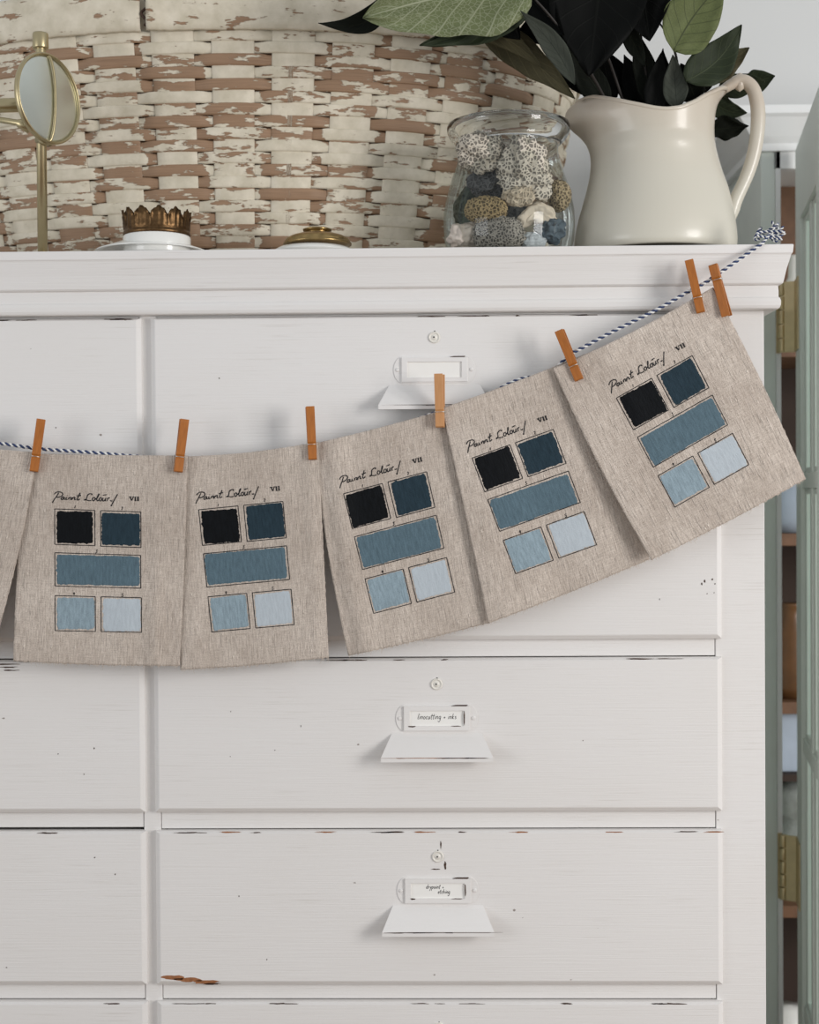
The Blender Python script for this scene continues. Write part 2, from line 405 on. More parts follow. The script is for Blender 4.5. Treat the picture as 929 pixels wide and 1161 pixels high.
GL = {'l': (.5, [[(.3, 2), (.15, .2), (.4, 0)]]), 'i': (.5, [[(.25, 1), (.2, 0)], [(.3, 1.45), (.32, 1.55)]]), 'n': (.85, [[(.15, 1), (.1, 0)], [(.12, .6), (.4, 1), (.6, .8), (.6, 0)]]),
 'o': (.8, [[(.4, 1), (.12, .6), (.2, .08), (.5, 0), (.66, .5), (.4, 1)]]), 'c': (.75, [[(.6, .85), (.35, 1), (.12, .5), (.3, 0), (.6, .1)]]), 'u': (.85, [[(.12, 1), (.15, .1), (.45, 0), (.62, .9)], [(.64, 1), (.64, 0)]]),
 't': (.65, [[(.35, 1.8), (.25, .1), (.5, 0)], [(0, 1.2), (.6, 1.25)]]), 'g': (.85, [[(.6, .9), (.3, 1), (.1, .5), (.3, 0), (.6, .4)], [(.64, 1), (.6, -.6), (.3, -1.1), (0, -.7)]]),
 '+': (1.0, [[(.2, .5), (.75, .5)], [(.47, .85), (.47, .15)]]), 'k': (.8, [[(.15, 2), (.12, 0)], [(.6, 1), (.18, .5), (.6, 0)]]), 's': (.65, [[(.5, .95), (.2, .9), (.25, .55), (.5, .4), (.4, .02), (.1, .1)]]),
 'd': (.9, [[(.6, .9), (.3, 1), (.1, .5), (.3, 0), (.6, .3)], [(.68, 2), (.62, 0)]]), 'r': (.65, [[(.15, 1), (.12, 0)], [(.13, .6), (.3, .95), (.55, .95)]]), 'y': (.8, [[(.12, 1), (.3, .3)], [(.62, 1), (.2, -1)]]),
 'p': (.85, [[(.15, 1), (.08, -1)], [(.15, .8), (.45, 1), (.62, .6), (.4, 0), (.12, .2)]]), 'e': (.75, [[(.15, .5), (.6, .6), (.4, 1), (.15, .6), (.3, 0), (.62, .15)]]), 'h': (.85, [[(.15, 2), (.1, 0)], [(.12, .6), (.4, 1), (.6, .7), (.58, 0)]]),
 'a': (.85, [[(.6, .9), (.3, 1), (.1, .5), (.3, 0), (.6, .4)], [(.64, 1), (.66, 0)]]), ' ': (.6, [])}
def handwriting(mb, lines, xc, y, zc, xh, m):
    for li, (txt, dx) in enumerate(lines):
        x = dx-sum(GL[c][0] for c in txt)*xh*1.12/2; z0 = zc-(li-(len(lines)-1)/2)*xh*2.3-xh*.5
        for c in txt:
            for st in GL[c][1]:
                P = catmull([(a, 0, b) for a, b in st], 3) if len(st) > 2 else [Vector((a, 0, b)) for a, b in st]
                P = [Vector((xc+x+(p.x+p.z*.18)*xh*1.12, y, z0+p.z*xh)) for p in P]
                mb.tube(P, .00036, 4, m)
            x += GL[c][0]*xh*1.12

YF = -.011
def drawer(x0, x1, zt, zb, idx, side):
    zt -= .0004; mb = MB()
    # front: a slab with eased edges, each edge a strip of its own (the top edge sits nearly square)
    e = .0055; yb = .004
    ring = [(0, yb), (0, YF+.0050), (.0008, YF+.0040), (.0052, YF+.0006), (.0066, YF)]
    v = []; f = []
    for d, y in ring:
        dt = d*.45
        for (a, b) in ((x0+d, zb+d), (x1-d, zb+d), (x1-d, zt-dt), (x0+d, zt-dt)): v.append((a, y, b))
    for i in range(len(ring)-1):
        for j in range(4): f.append((i*4+j, i*4+(j+1) % 4, (i+1)*4+(j+1) % 4, (i+1)*4+j))
    n = len(ring)-1; f.append((n*4, n*4+1, n*4+2, n*4+3)); f.append((3, 2, 1, 0))
    mb.add(v, f)
    mb.box(x0+.012, x1-.012, .003, .5, zb+.012, zt-.004)     # the drawer box behind
    r = random.Random(idx*17+side)
    for q in range(r.randint(6, 11)):                          # dark nicks along the top edge
        cx = r.uniform(x0+.01, x1-.01); blob(mb, cx, zt-.0016, r.uniform(.003, .02), r.uniform(.0005, .0011), YF+.0006, 1, seed=r.random(), jag=.5)
    for q in range(5):
        cx = r.uniform(x0+.02, x1-.02); blob(mb, cx, r.uniform(zb+.02, zt-.02), r.uniform(.0004, .0011), r.uniform(.0005, .0013), YF, 1, n=8, seed=r.random())
    if side and idx == 1:
        for px, py, a, b in ((799, 659, 1.6, 3.2), (808, 657, 1.4, 2), (811, 662, 1, 1.4), (802, 673, 1, 1), (810, 672, .8, 1), (796, 662, 1.2, 2.6)):
            p = W(px, py, YF); blob(mb, p.x, p.z, a*k*.6, b*k*.6, YF, 1, n=8, seed=px)
    if side and idx == 3:
        for px, py, a, b, m in ((196, 1108.5, 12, 4, 2), (214, 1110.5, 14, 3.6, 2), (234, 1113.5, 13, 3, 2), (240, 1115.5, 9, 1.6, 1), (500, 958, .7, 6, 1), (505, 981, 1.2, 6, 1), (494, 985.5, 5, .9, 1), (497, 967, 2.2, 1.5, 1)):
            p = W(px, py, YF); blob(mb, p.x, p.z, a*k, b*k*.7, YF, m, n=18, seed=px, jag=.3)
    if side and idx == 3:
        for q in range(6):
            p = W(260+q*110, 943.5, YF); blob(mb, p.x, p.z, .012, .0009, YF+.0004, 2, seed=q, jag=.5)
    if not side and idx == 2:
        for q in range(3):
            p = W(6+q*3, 753+q*3.5, YF); blob(mb, p.x, p.z, (14-q*3)*k, .0009, YF, 1, seed=q, jag=.4)
    dr = mb.build('drawer', [M_white, M_chip, M_bare], chest, smooth=False)
    xc = (x0+x1)/2-.0005
    H = zt-zb
    # lock disc with keyhole
    zl = zt-.0345 if idx else zt-.030
    lk = MB().lathe((xc, YF, zl), [(0, .0022), (.0030, .0022), (.0038, .0010), (.0058, .0010), (.0064, .0022), (.0072, .0020), (.0082, 0)], 32, 0, axis=(0, -1, 0))
    lk.lathe((xc-.0005, YF, zl+.0002), [(0, .0026), (.0011, .0026), (.0011, .001)], 12, 1, axis=(0, -1, 0))
    blob(lk, xc+.0005, zl+.0078, .0009, .0016, YF-.0004, 1, n=8, seed=idx)
    lk.build('lock', [M_lock, M_ink], dr)
    # label holder: stadium plate + raised frame + two screws
    zh = zt-.0805 if idx else zt-.0735
    hw, hh = .0555, .0184
    pl = []
    for i in range(13):
        a = -PI/2+PI*i/12; pl.append((xc+.042+.0135*math.cos(a), YF, zh+hh*math.sin(a)))
    for i in range(13):
        a = PI/2+PI*i/12; pl.append((xc-.042+.0135*math.cos(a), YF, zh+hh*math.sin(a)))
    hb = MB().prism(pl, (0, -.0012, 0))
    yb0, yb1 = YF-.0010, YF-.0042
    fv = []; ff = []
    for dx, dz, yy in ((.0445, .0165, yb0), (.0445, .0165, yb1), (.0365, .0104, yb1), (.0365, .0104, yb0)):
        fv += [(xc-dx, yy, zh-dz), (xc+dx, yy, zh-dz), (xc+dx, yy, zh+dz), (xc-dx, yy, zh+dz)]
    for i_ in range(3):
        for j_ in range(4): ff.append((i_*4+j_, i_*4+(j_+1) % 4, (i_+1)*4+(j_+1) % 4, (i_+1)*4+j_))
    hb.add(fv, ff)
    for sgn in (-1, 1):
        hb.lathe((xc+sgn*.0500, YF-.0010, zh), [(0, .0020), (.0022, .0016), (.0030, 0)], 16, 0, axis=(0, -1, 0))
    hb.prism([(xc+.020, YF-.0044, zh+.0166), (xc+.040, YF-.0044, zh+.0164), (xc+.042, YF-.0044, zh+.0180), (xc+.026, YF-.0044, zh+.0180)], (0, .003, 0), 1)
    if idx > 1:
        blob(hb, xc-.034, zh-.0108, .0042, .0011, YF-.0043, 1, seed=idx, n=10); blob(hb, xc+.0372, zh+.001, .0009, .0092, YF-.0043, 1, seed=idx+1, n=16, jag=.2)
        blob(hb, xc+.026, zh-.0105, .008, .0007, YF-.0043, 1, seed=idx+5, n=10)
    hb.build('label_holder', [M_white, M_chip], dr, smooth=False, bevel=.0006)
    cb = MB().box(xc-.0366, xc+.0366, YF-.0018, YF-.0010, zh-.0104, zh+.0104)
    txt = {(2, 1): [('linocutting + inks', -.0)], (3, 1): [('drypoint +', -.004), ('etching', .008)]}.get((idx, side))
    if txt: handwriting(cb, txt, xc, YF-.0018, zh+.0008, .0037 if len(txt) == 1 else .0029, 1)
    cb.build('label_card', [M_card, M_ink], dr, smooth=False)
    # pull: a slanted ledge, wider at its lip
    zp = zt-.1010 if idx else zt-.0935
    a, b, dep, hgt, lip = .0610, .0752, .0270, .0285, .0060
    P = [(xc-a, YF, zp), (xc+a, YF, zp), (xc+b, YF-dep, zp-hgt), (xc-b, YF-dep, zp-hgt), (xc+b, YF-dep, zp-hgt-lip), (xc-b, YF-dep, zp-hgt-lip),
         (xc+b, YF-dep+.007, zp-hgt-lip), (xc-b, YF-dep+.007, zp-hgt-lip), (xc+a, YF, zp-.012), (xc-a, YF, zp-.012)]
    F = [(0, 3, 2, 1), (3, 5, 4, 2), (5, 7, 6, 4), (7, 9, 8, 6), (9, 0, 1, 8), (1, 2, 4, 6, 8), (0, 9, 7, 5, 3)]
    pm = MB().add(P, F)
    rr = random.Random(idx)
    for q in range(5): blob(pm, xc+rr.uniform(-b+.02, b-.02), zp-hgt-.0006, rr.uniform(.006, .018), .0006, YF-dep-.0001, 2 if q % 2 and idx == 2 else 1, seed=q+idx*9, jag=.4)
    blob(pm, xc+rr.uniform(-.02, .02), zp-hgt-.0003, b*.9, .0004, YF-dep-.0001, 2 if idx == 2 else 1, seed=idx+77, jag=.3, n=26)
    p_ = pm.build('drawer_pull', [M_white, M_chip, M_bare], dr, smooth=False, bevel=.0009)
for i, (a, b) in enumerate(rows):
    drawer(XL0, XL1, a, b, i, 0); drawer(XD0, XD1, a, b, i, 1)

# ================================================================== BASKET
BC = Vector((W(272, 150, .46).x, .495))
BA, BB = .565, .370
BZ0 = CTZ+.001; BZ1 = W(260, 26, .10).z
def bas(th, z, off):
    t = max(0.0, (z-BZ0)/(BZ1-BZ0)); s_ = .885+.115*t**.9
    e = .92
    c, s = math.cos(th), math.sin(th)
    x = math.copysign(abs(c)**e, c)*(BA*s_); y = math.copysign(abs(s)**e, s)*(BB*s_)
    n = Vector((c/BA, s/BB)).normalized()
    return Vector((BC.x+x+n.x*off, BC.y+y+n.y*off, z))
# arc-length table
TH = np.linspace(0, 2*PI, 2001); PT = np.array([bas(t, BZ1, 0)[:2] for t in TH]); SL = np.concatenate([[0], np.cumsum(np.hypot(*np.diff(PT, axis=0).T))])
LEN = SL[-1]; NC = int(round(LEN/.0875/2))*2; PITCH = LEN/NC
th_of = lambda s: float(np.interp(s % LEN, SL, TH))
basket = empty('wicker_basket', (BC.x, BC.y, BZ0))
tag(basket, 'huge oval woven splint basket with peeling cream paint standing on the chest top', 'basket')
NR = 20; RH = (BZ1-BZ0)/NR; SPP = 12
# phase: a stake sits at px 330
s_front = None
best = 1e9
for t, sl in zip(TH, SL):
    if PI < t < 2*PI:
        p = bas(t, W(300, 150, .12).z, 0); q = W(331, 150, p.y)
        if abs(p.x-q.x) < best: best = abs(p.x-q.x); s_front = sl
wv = []; wf = []; wuv = []; chip = []
cellr = rng.random((NR, NC+2)); rowr = rng.random(NR)
for r in range(NR):
    z0 = BZ0+r*RH; jit = 0
    n = NC*SPP; start = len(wv)
    for i in range(n):
        s = i/n*LEN; c_ = s/PITCH; th = th_of(s+s_front)
        a = math.cos(PI*(c_+r)); o_ = .0030*max(-1, min(1, a*3.0))
        ci = int(round(c_)) % NC
        wob = .0007*noise.noise((c_*1.3, r*3.1, 0)); hh = RH*.5*(.985+.05*noise.noise((c_*.7, r*7.7, 3)))
        if a < 0: hh *= .93
        zc = z0+RH*.5+wob
        for dz, oo in ((-1, -.0026), (-.95, -.0002), (-.75, .0006), (0, .0009), (.75, .0006), (.95, -.0002), (1, -.0026)):
            wv.append(bas(th, zc+dz*hh, o_+oo)); wuv.append((s, zc+dz*hh+r*.13)); chip.append(.75*cellr[r, ci]+.25*rowr[r])
    for i in range(n):
        for j in range(6):
            a0 = start+i*7+j; b0 = start+((i+1) % n)*7+j; wf.append((a0, b0, b0+1, a0+1))
o = obj('weavers', wv, wf, M_basket, basket, uv=wuv)
at = o.data.attributes.new('chip', 'FLOAT', 'POINT'); at.data.foreach_set('value', chip)
wv = []; wf = []; wuv = []; chip = []; crand = rng.random((NC, NR+2))
for c_ in range(NC):
    start = len(wv); nz = NR*4+1
    for i in range(nz):
        z = BZ0+(BZ1-BZ0)*i/(nz-1); rI = min(NR-1, int(i/4))
        for du, oo in ((-1, -.0015), (-.94, .0004), (-.5, .0010), (0, .0012), (.5, .0010), (.94, .0004), (1, -.0015)):
            sc = 1.0
            s = c_*PITCH+du*.0315*sc; zz = (z-BZ0)/(BZ1-BZ0)
            wv.append(bas(th_of(s+s_front), z, oo)); wuv.append((s+7.7, z*1.0+c_*.31)); chip.append(.9*crand[c_, rI]*.9)
    for i in range(nz-1):
        for j in range(6):
            a0 = start+i*7+j; wf.append((a0, a0+1, a0+8, a0+7))
o = obj('stakes', wv, wf, M_basket, basket, uv=wuv)
at = o.data.attributes.new('chip', 'FLOAT', 'POINT'); at.data.foreach_set('value', chip)
v = []; f = []
for z in (BZ0, (BZ0+BZ1)/2, BZ1+.01):
    for i in range(120): v.append(bas(2*PI*i/120, min(z, BZ1), -.0075)); v[-1].z = z
for k_ in range(2):
    for i in range(120): f.append((k_*120+i, k_*120+(i+1) % 120, (k_+1)*120+(i+1) % 120, (k_+1)*120+i))
obj('gap_backing', v, f, M_shelf, basket)  # brown backing added behind the weave to darken its gaps
# rim band with a seam, its lower edge bitten
def band(name, sA, sB, off, z0, z1):
    v = []; f = []; u = []; ch = []; n = int((sB-sA)/.006); rows_ = [(0, -.002), (.02, .002), (.15, .0035), (.5, .004), (.85, .0035), (.98, .002), (1, -.002)]
    for i in range(n+1):
        s = sA+(sB-sA)*i/n; th = th_of(s+s_front)
        bite = .0022*abs(noise.noise((s*28, 1.3, 0)))+.0010*noise.noise((s*120, 4, 0))
        lift = off+(.006*max(0, 1-(s-sA)/.03) if name == 'rim_band' else 0)
        for t, oo in rows_:
            z = z0+bite*(1-t)+(z1-z0)*t; zc = min(z, BZ1); p = bas(th, zc, lift+oo); p.z = z
            v.append(p); u.append((s+3, z+.9)); ch.append(.30)
    for i in range(n):
        for j in range(6): a = i*7+j; f.append((a, a+7, a+8, a+1))
    o = obj(name, v, f, M_basket, basket, uv=u, solid=.002)
    at = o.data.attributes.new('chip', 'FLOAT', 'POINT'); at.data.foreach_set('value', ch); return o
def s_at(px):
    best = 1e9; bs = 0
    for t, sl in zip(TH, SL):
        if PI < t < 2*PI:
            p = bas(t, BZ1, .005); q = W(px, 20, p.y)
            if abs(p.x-q.x) < best: best = abs(p.x-q.x); bs = sl
    return (bs-s_front) % LEN
sm = s_at(164)
band('rim_band', sm+.004, sm+LEN-.006, .006, BZ1-.002, BZ1+.058)
mb = MB()     # torn splint end at the seam
th = th_of(sm+s_front)
for q, (ds, z0_, z1_, rr) in enumerate(((.000, .004, .03, .0022), (.006, .022, .052, .0018), (.012, .035, .055, .0014))):
    pts = [bas(th_of(sm+s_front+ds+.004*math.sin(i*.9)), BZ1, .008+.004*math.sin(i/8*PI))+Vector((0, 0, z0_+(z1_-z0_)*i/8)) for i in range(9)]
    mb.tube(pts, rr, 6)
mb.build('torn_splint', M_chip, basket)
band('inner_rim', 0, LEN, -.010, BZ1-.004, BZ1+.052)
fixed = MB()
v = [bas(t, BZ0+.004, -.006) for t in np.linspace(0, 2*PI, 60, endpoint=False)]
obj('basket_base', v+[p+Vector((0, 0, .004)) for p in v], [tuple(range(60))[::-1], tuple(range(60, 120))]+[(i, (i+1) % 60, 60+(i+1) % 60, 60+i) for i in range(60)], M_basket, basket, smooth=False)

# ================================================================== PITCHER
PY = .115
pc = W(741, 276, PY); pxm = (W(742, 200, PY)-W(741, 200, PY)).x
pitcher = empty('pitcher', (pc.x, PY, CTZ)); tag(pitcher, 'cream ironstone pitcher with a curved spout and high handle, holding dark leafy branches', 'pitcher')
bz = CTZ
def pz(py): return W(741, py, PY-.05).z
# stations: (py, left px, right px)
ST = [(283, 655, 831), (279, 651.5, 834), (268, 651.5, 835), (256, 653, 834.3), (240, 656.5, 832), (226, 660.5, 829.5), (208, 665.5, 825.5), (190, 669.5, 819), (175, 671, 814.5), (163, 670, 811.5), (152, 666, 810), (143, 658.5, 809.5), (136, 649.5, 809.5), (130, 643.5, 810), (124, 641.2, 810.5), (118, 641.5, 811.5), (112, 644.5, 813), (107, 650, 815), (103, 657, 818), (98, 662, 821), (92, 662, 826)]
NA = 72
def rimz(a):      # rim height (as px row) per angle; a=0 handle side (right), PI spout (left)
    cx = math.cos(a)
    pts = [(-1, 105), (-.93, 103.5), (-.8, 106), (-.6, 114), (-.35, 123.5), (-.12, 130.5), (.05, 132.5), (.3, 130), (.55, 121.5), (.8, 107), (.93, 97), (1, 93)]
    return float(np.interp(cx, [p[0] for p in pts], [p[1] for p in pts]))
ys = np.array([s[0] for s in ST], float)[::-1]; Ls = np.array([s[1] for s in ST])[::-1]; Rs = np.array([s[2] for s in ST])[::-1]
_g = np.arange(min(ys), max(ys)+.5, 1.0); _k = np.exp(-np.linspace(-2, 2, 13)**2); _k /= _k.sum()
_sm = lambda A: np.convolve(np.pad(np.interp(_g, ys, A), 6, mode='edge'), _k, 'valid')
Ls, Rs, ys = _sm(Ls), _sm(Rs), _g
def pring(py, a, inset=0.0):
    L = float(np.interp(py, ys, Ls)); Rr = float(np.interp(py, ys, Rs))
    # round body: half-width from the right/left limits; the spout pulls out only the left point
    cR = Rr-741; cL = 741-L
    c, s = math.cos(a), math.sin(a)
    body = min(cR, cL) if py > 150 else 70+max(0, (150-py))*.12
    rx = cR if c > 0 else cL
    hw = body*pxm
    x = c*rx*pxm; y = s*hw
    if c < 0 and py < 165:                       # narrow the spout
        q = (165-py)/55; y *= 1-.55*q*abs(c)**2.2
    m = 1-inset/max(.02, math.hypot(x, y))
    return x*m, y*m
def body_surface(inset, n=46):
    v = []
    for i in range(n):
        t = i/(n-1)
        for j in range(NA):
            a = 2*PI*j/NA; rp = rimz(a)
            py = 283+(rp-283)*t
            x, y = pring(py, a, inset)
            v.append((pc.x+x, PY+y, max(bz+(.004 if inset else 0), pz(py))))
    return v
NV = 46
vo_ = body_surface(0); vi_ = body_surface(.005)
f = []
for i in range(NV-1):
    for j in range(NA):
        a = i*NA+j; b = i*NA+(j+1) % NA; f.append((a, b, b+NA, a+NA)); o2 = NV*NA; f.append((o2+a, o2+a+NA, o2+b+NA, o2+b))
for j in range(NA):
    a = (NV-1)*NA+j; b = (NV-1)*NA+(j+1) % NA; f.append((a, b, NV*NA+b, NV*NA+a))
f.append(tuple(range(NA))[::-1]); f.append(tuple(range(NV*NA, NV*NA+NA)))
pb = obj('body', vo_+vi_, f, M_pitch, pitcher); fixn(pb)
md = pb.modifiers.new('round lip', 'BEVEL'); md.width = .0018; md.segments = 3; md.limit_method = 'ANGLE'; md.angle_limit = math.radians(50)
# rolled lip
lip = [Vector((pc.x+pring(rimz(a), a, .0025)[0], PY+pring(rimz(a), a, .0025)[1], pz(rimz(a)))) for a in [2*PI*j/NA for j in range(NA)]]
mb = MB(); v = []; f = []
n = 8
for j in range(NA):
    t = (lip[(j+1) % NA]-lip[j-1]).normalized(); nx = t.cross(Vector((0, 0, 1))).normalized(); ny = nx.cross(t)
    for i in range(n): a = 2*PI*i/n; v.append(lip[j]+(nx*math.cos(a)+ny*math.sin(a))*.0035)
for j in range(NA):
    for i in range(n): f.append((j*n+i, j*n+(i+1) % n, ((j+1) % NA)*n+(i+1) % n, ((j+1) % NA)*n+i))
obj('rim', v, f, M_pitch, pitcher)
HP = [(818, 103), (829, 96), (838, 91.5), (847, 93.5), (855, 103), (859.5, 122), (859.5, 145), (856, 170), (849.5, 193), (841, 213), (834, 228), (829, 244), (825.5, 258)]
hp = catmull([W(a, b, PY) for a, b in HP], 8)
hr = np.interp(np.linspace(0, 1, len(hp)), [0, .12, .25, .45, .75, .88, 1], [.0065, .0085, .0095, .0105, .0095, .0105, .006])
hm = MB().tube(hp, list(hr), 16)
hm.build('handle', M_pitch, pitcher)
th_ = MB().lathe(W(839, 93, PY), [(0, .013), (.004, .0115), (.007, .005), (.008, -.002), (.006, -.010), (0, -.014)], 20)
th_.build('thumb_rest', M_pitch, pitcher)

# ================================================================== JAR + CORAL
JY = .095
jx = W(577, 200, JY).x; jm = (W(578, 200, JY)-W(577, 200, JY)).x; jz = lambda py: W(577, py, JY-.04).z
jar = empty('glass_jar', (jx, JY, CTZ)); tag(jar, 'clear wide-mouthed glass jar with a flared rim, filled with coral pieces', 'jar')
ysJ = [283, 279, 268, 250, 235, 220, 205, 190, 178, 170, 164, 158]; rsJ = [66, 70, 73.5, 74.5, 74, 71.5, 67.5, 62.5, 58.5, 56.8, 56, 56.5]
pro = [(rsJ[i]*jm, jz(ysJ[i])-CTZ if i else .0008) for i in range(len(ysJ))]
mb = MB().lathe((jx, JY, CTZ), [(0, .0008)]+pro, 72)
mb.build('jar_body', M_glass, jar)
rp = [(56.5, 158), (60, 155), (65.5, 150), (68.8, 144), (70, 138), (69, 134), (66.5, 133), (64, 136), (62, 142), (58, 149), (54.5, 155), (54, 158)]
MB().lathe((jx, JY, 0), [(a*jm, jz(b)) for a, b in rp], 80, closed=True).build('flared_rim', M_rimglass, jar)

CT = [('honeycomb coral lump, pale cream, at the upper left inside the jar', 548, 172, 26, 22, .050, srgb(214, 204, 188), 260, .9, .6),
      ('large pointed pale coral cone leaning at the top right inside the jar', 594, 190, 27, 28, .045, srgb(226, 216, 200), 250, .9, .75),
      ('small cream coral knob below the pointed cone in the jar', 588, 221, 17, 13, .040, srgb(212, 196, 172), 220, .5, .5),
      ('dark grey pitted coral chunk at the middle left of the jar', 556, 208, 24, 17, .070, srgb(92, 92, 92), 200, .6, .5),
      ('tan honeycomb coral nugget at the left of the jar', 551, 238, 23, 15, .040, srgb(190, 166, 122), 300, 1.0, .12),
      ('grey lacy coral mound at the bottom middle of the jar', 566, 266, 29, 19, .040, srgb(170, 164, 154), 330, 1.0, .2),
      ('round tan coral ball against the right side of the jar', 634, 222, 13.5, 17, .080, srgb(196, 176, 142), 280, .9, .15),
      ('smooth hooked cream coral branch at the lower right of the jar', 609, 246, 23, 12, .050, srgb(224, 210, 190), 60, .15, .5),
      ('lumpy pinkish white coral at the lower left of the jar', 527, 268, 17, 16, .055, srgb(216, 204, 192), 80, .2, .6),
      ('blue grey broken shell piece at the lower right of the jar', 624, 262, 16, 14, .050, srgb(94, 108, 118), 90, .4, .7),
      ('bluish white coral stub at the bottom right of the jar', 604, 273, 15, 9, .045, srgb(204, 210, 214), 90, .2, .4),
      ('pinkish brown coral lump behind the cone in the jar', 616, 208, 16, 15, .110, srgb(150, 132, 122), 150, .5, .4),
      ('dull green dark coral piece deep at the left of the jar', 530, 240, 15, 22, .120, srgb(84, 92, 80), 120, .5, .5),
      ('dark coral lump at the centre back of the jar', 585, 243, 20, 16, .120, srgb(78, 78, 76), 160, .6, .5)]
for n_, (lab, px, py, rx, rz, y, col, sc, hole, rgh) in enumerate(CT):
    c = W(px, py, y); bm = bmesh.new(); bmesh.ops.create_icosphere(bm, subdivisions=5, radius=1)
    sd = Vector((n_*3.7, n_*1.9, 0)); ax, az = rx*jm*.98, rz*jm*.98; ay = min(ax, az, .022)
    for vv in bm.verts:
        d = vv.co.copy(); q = 1+rgh*.55*noise.noise(d*1.6+sd)+rgh*.30*noise.noise(d*3.7+sd)
        cell = noise.voronoi(d*(5.5 if hole > .6 else 3)+sd)[0]; q += -.10*hole*(1-min(1, (cell[1]-cell[0])*3.5))*-1
        vv.co = Vector((d.x*ax*q, d.y*ay*q, d.z*az*q))
        if n_ == 1: vv.co = Vector((vv.co.x*(1-.35*d.z)*1.05, vv.co.y, vv.co.z*1.15))
        if n_ == 7: vv.co.z -= .9*abs(d.x)**2*az*(1 if d.x > -.2 else 1.8)-az*.4
    me = bpy.data.meshes.new('coral_piece'); bm.to_mesh(me); bm.free()
    me.polygons.foreach_set('use_smooth', [True]*len(me.polygons)); me.materials.append(coral_mat('coral surface', tuple(x*.78 for x in col[:3])+(1,), tuple(x*1.05 for x in col[:3])+(1,), sc*.72, hole))
    zmin = min(vv.co.z for vv in me.vertices)
    if c.z+zmin < CTZ+.003: c.z = CTZ+.003-zmin
    o = bpy.data.objects.new('coral_piece', me); COL.objects.link(o); o.location = c
    tag(o, lab, 'coral', 'coral pieces in the glass jar')

# ================================================================== LIDDED DISHES
def rz_(px, py, y): p = W(px, py, y); return p
y1 = .058; c = W(178, 270, y1); m1 = (W(179, 270, y1)-W(178, 270, y1)).x; zz = lambda py, y=.05: W(178, py, y).z
d1 = empty('crowned_dish', (c.x, y1, CTZ)); tag(d1, 'white ceramic dish topped by a dark bronze crown-shaped gallery, beside the brass stand', 'dish')
ys_ = y1+.024; zs_ = lambda py: W(172, py, ys_-.03).z
mb = MB().lathe((W(172, 270, ys_).x, ys_, 0), [(0, zs_(272)), (.040, zs_(272)), (.052, zs_(273.5)), (.066, zs_(278)), (.0785, zs_(281.5)), (.0790, zs_(283)), (.066, zs_(281)), (.05, zs_(281)), (.034, CTZ+.001), (0, CTZ+.001)], 56); mb.build('saucer', M_porc, d1)
zc0 = zz(281); zc1 = zz(267)
MB().lathe((c.x, y1, 0), [(0, CTZ+.006), (37.5*m1, CTZ+.007), (38*m1, CTZ+.0095), (38*m1, zc1-.003), (37*m1, zc1), (0, zc1)], 56).build('ceramic_drum', M_porc, d1)
NCR = 108; v = []; f = []; rl = []
hA = zz(266); hB = zz(258); hC = zz(239)
for i in range(NCR):
    a = 2*PI*i/NCR; ph = (i % 9)/9; sca = .35+.6*max(0, math.sin(PI*ph))**.8+.10*abs(math.sin(PI*ph*3))
    R0 = 37.2*m1
    rings = [(R0*1.0, zc1-.001), (R0*1.015, zc1+.001), (R0*1.02, zc1+.004), (R0*.985, zc1+.005), (R0*.985, zc1+.007), (R0*1.0, zc1+.008), (R0*.99, zc1+.0115+.0008*math.sin(i*2.1)), (R0*1.0, zc1+.0115+(hC-zc1-.0115)*.5), (R0*1.035, zc1+.0115+(hC-zc1-.0115)*sca)]
    for r_, z_ in rings:
        wr = .0011*math.sin(i*2*PI/3)*(1 if z_ > zc1+.009 else 0)
        v.append((c.x+(r_+wr)*math.cos(a), y1+(r_+wr)*math.sin(a), z_))
for i in range(NCR):
    for j in range(8):
        a = i*9+j; b = ((i+1) % NCR)*9+j; f.append((a, b, b+1, a+1))
obj('crown_gallery', v, f, M_darkbrass, d1, solid=-.0016)
y2 = .06; c = W(360, 268, y2); m2 = m1
d2 = empty('lidded_dish', (c.x, y2, CTZ)); tag(d2, 'white dish under a round domed brass lid with a knob', 'dish')
z2 = lambda py: W(360, py, .018).z
MB().lathe((W(356, 270, y2).x, y2, CTZ), [(0, .001), (.035, .001), (.050, .003), (.0600, z2(282)-CTZ), (.0600, z2(281)-CTZ), (.050, z2(276)-CTZ), (0, z2(274)-CTZ)], 56).build('white_dish', M_porc, d2)
zb = z2(272.5)
MB().lathe((c.x, y2, zb), [(0, 0), (37*m2, 0), (38.6*m2, .0010), (38.6*m2, .0028), (37*m2, .0040), (37.2*m2, .0052), (36*m2, .0086), (30*m2, .0126), (22*m2, .0156), (17*m2, .0164), (13*m2, .0170), (12.5*m2, .0188), (16*m2, .0204), (16.5*m2, .0226), (13*m2, .0240), (9*m2, .0245), (0, .0248)], 64).build('brass_lid', M_oldbrass, d2)
kp = W(319, 271, y2-.005)
MB().lathe((kp.x, kp.y, CTZ+.004), [(0, .0075), (.0025, .0068), (.0036, .004), (.0028, .002), (.004, 0)], 20).tube([(kp.x, kp.y, CTZ+.008), (c.x-37*m2, y2, zb+.003)], .0016, 8).build('hinge_knuckle', M_oldbrass, d2)

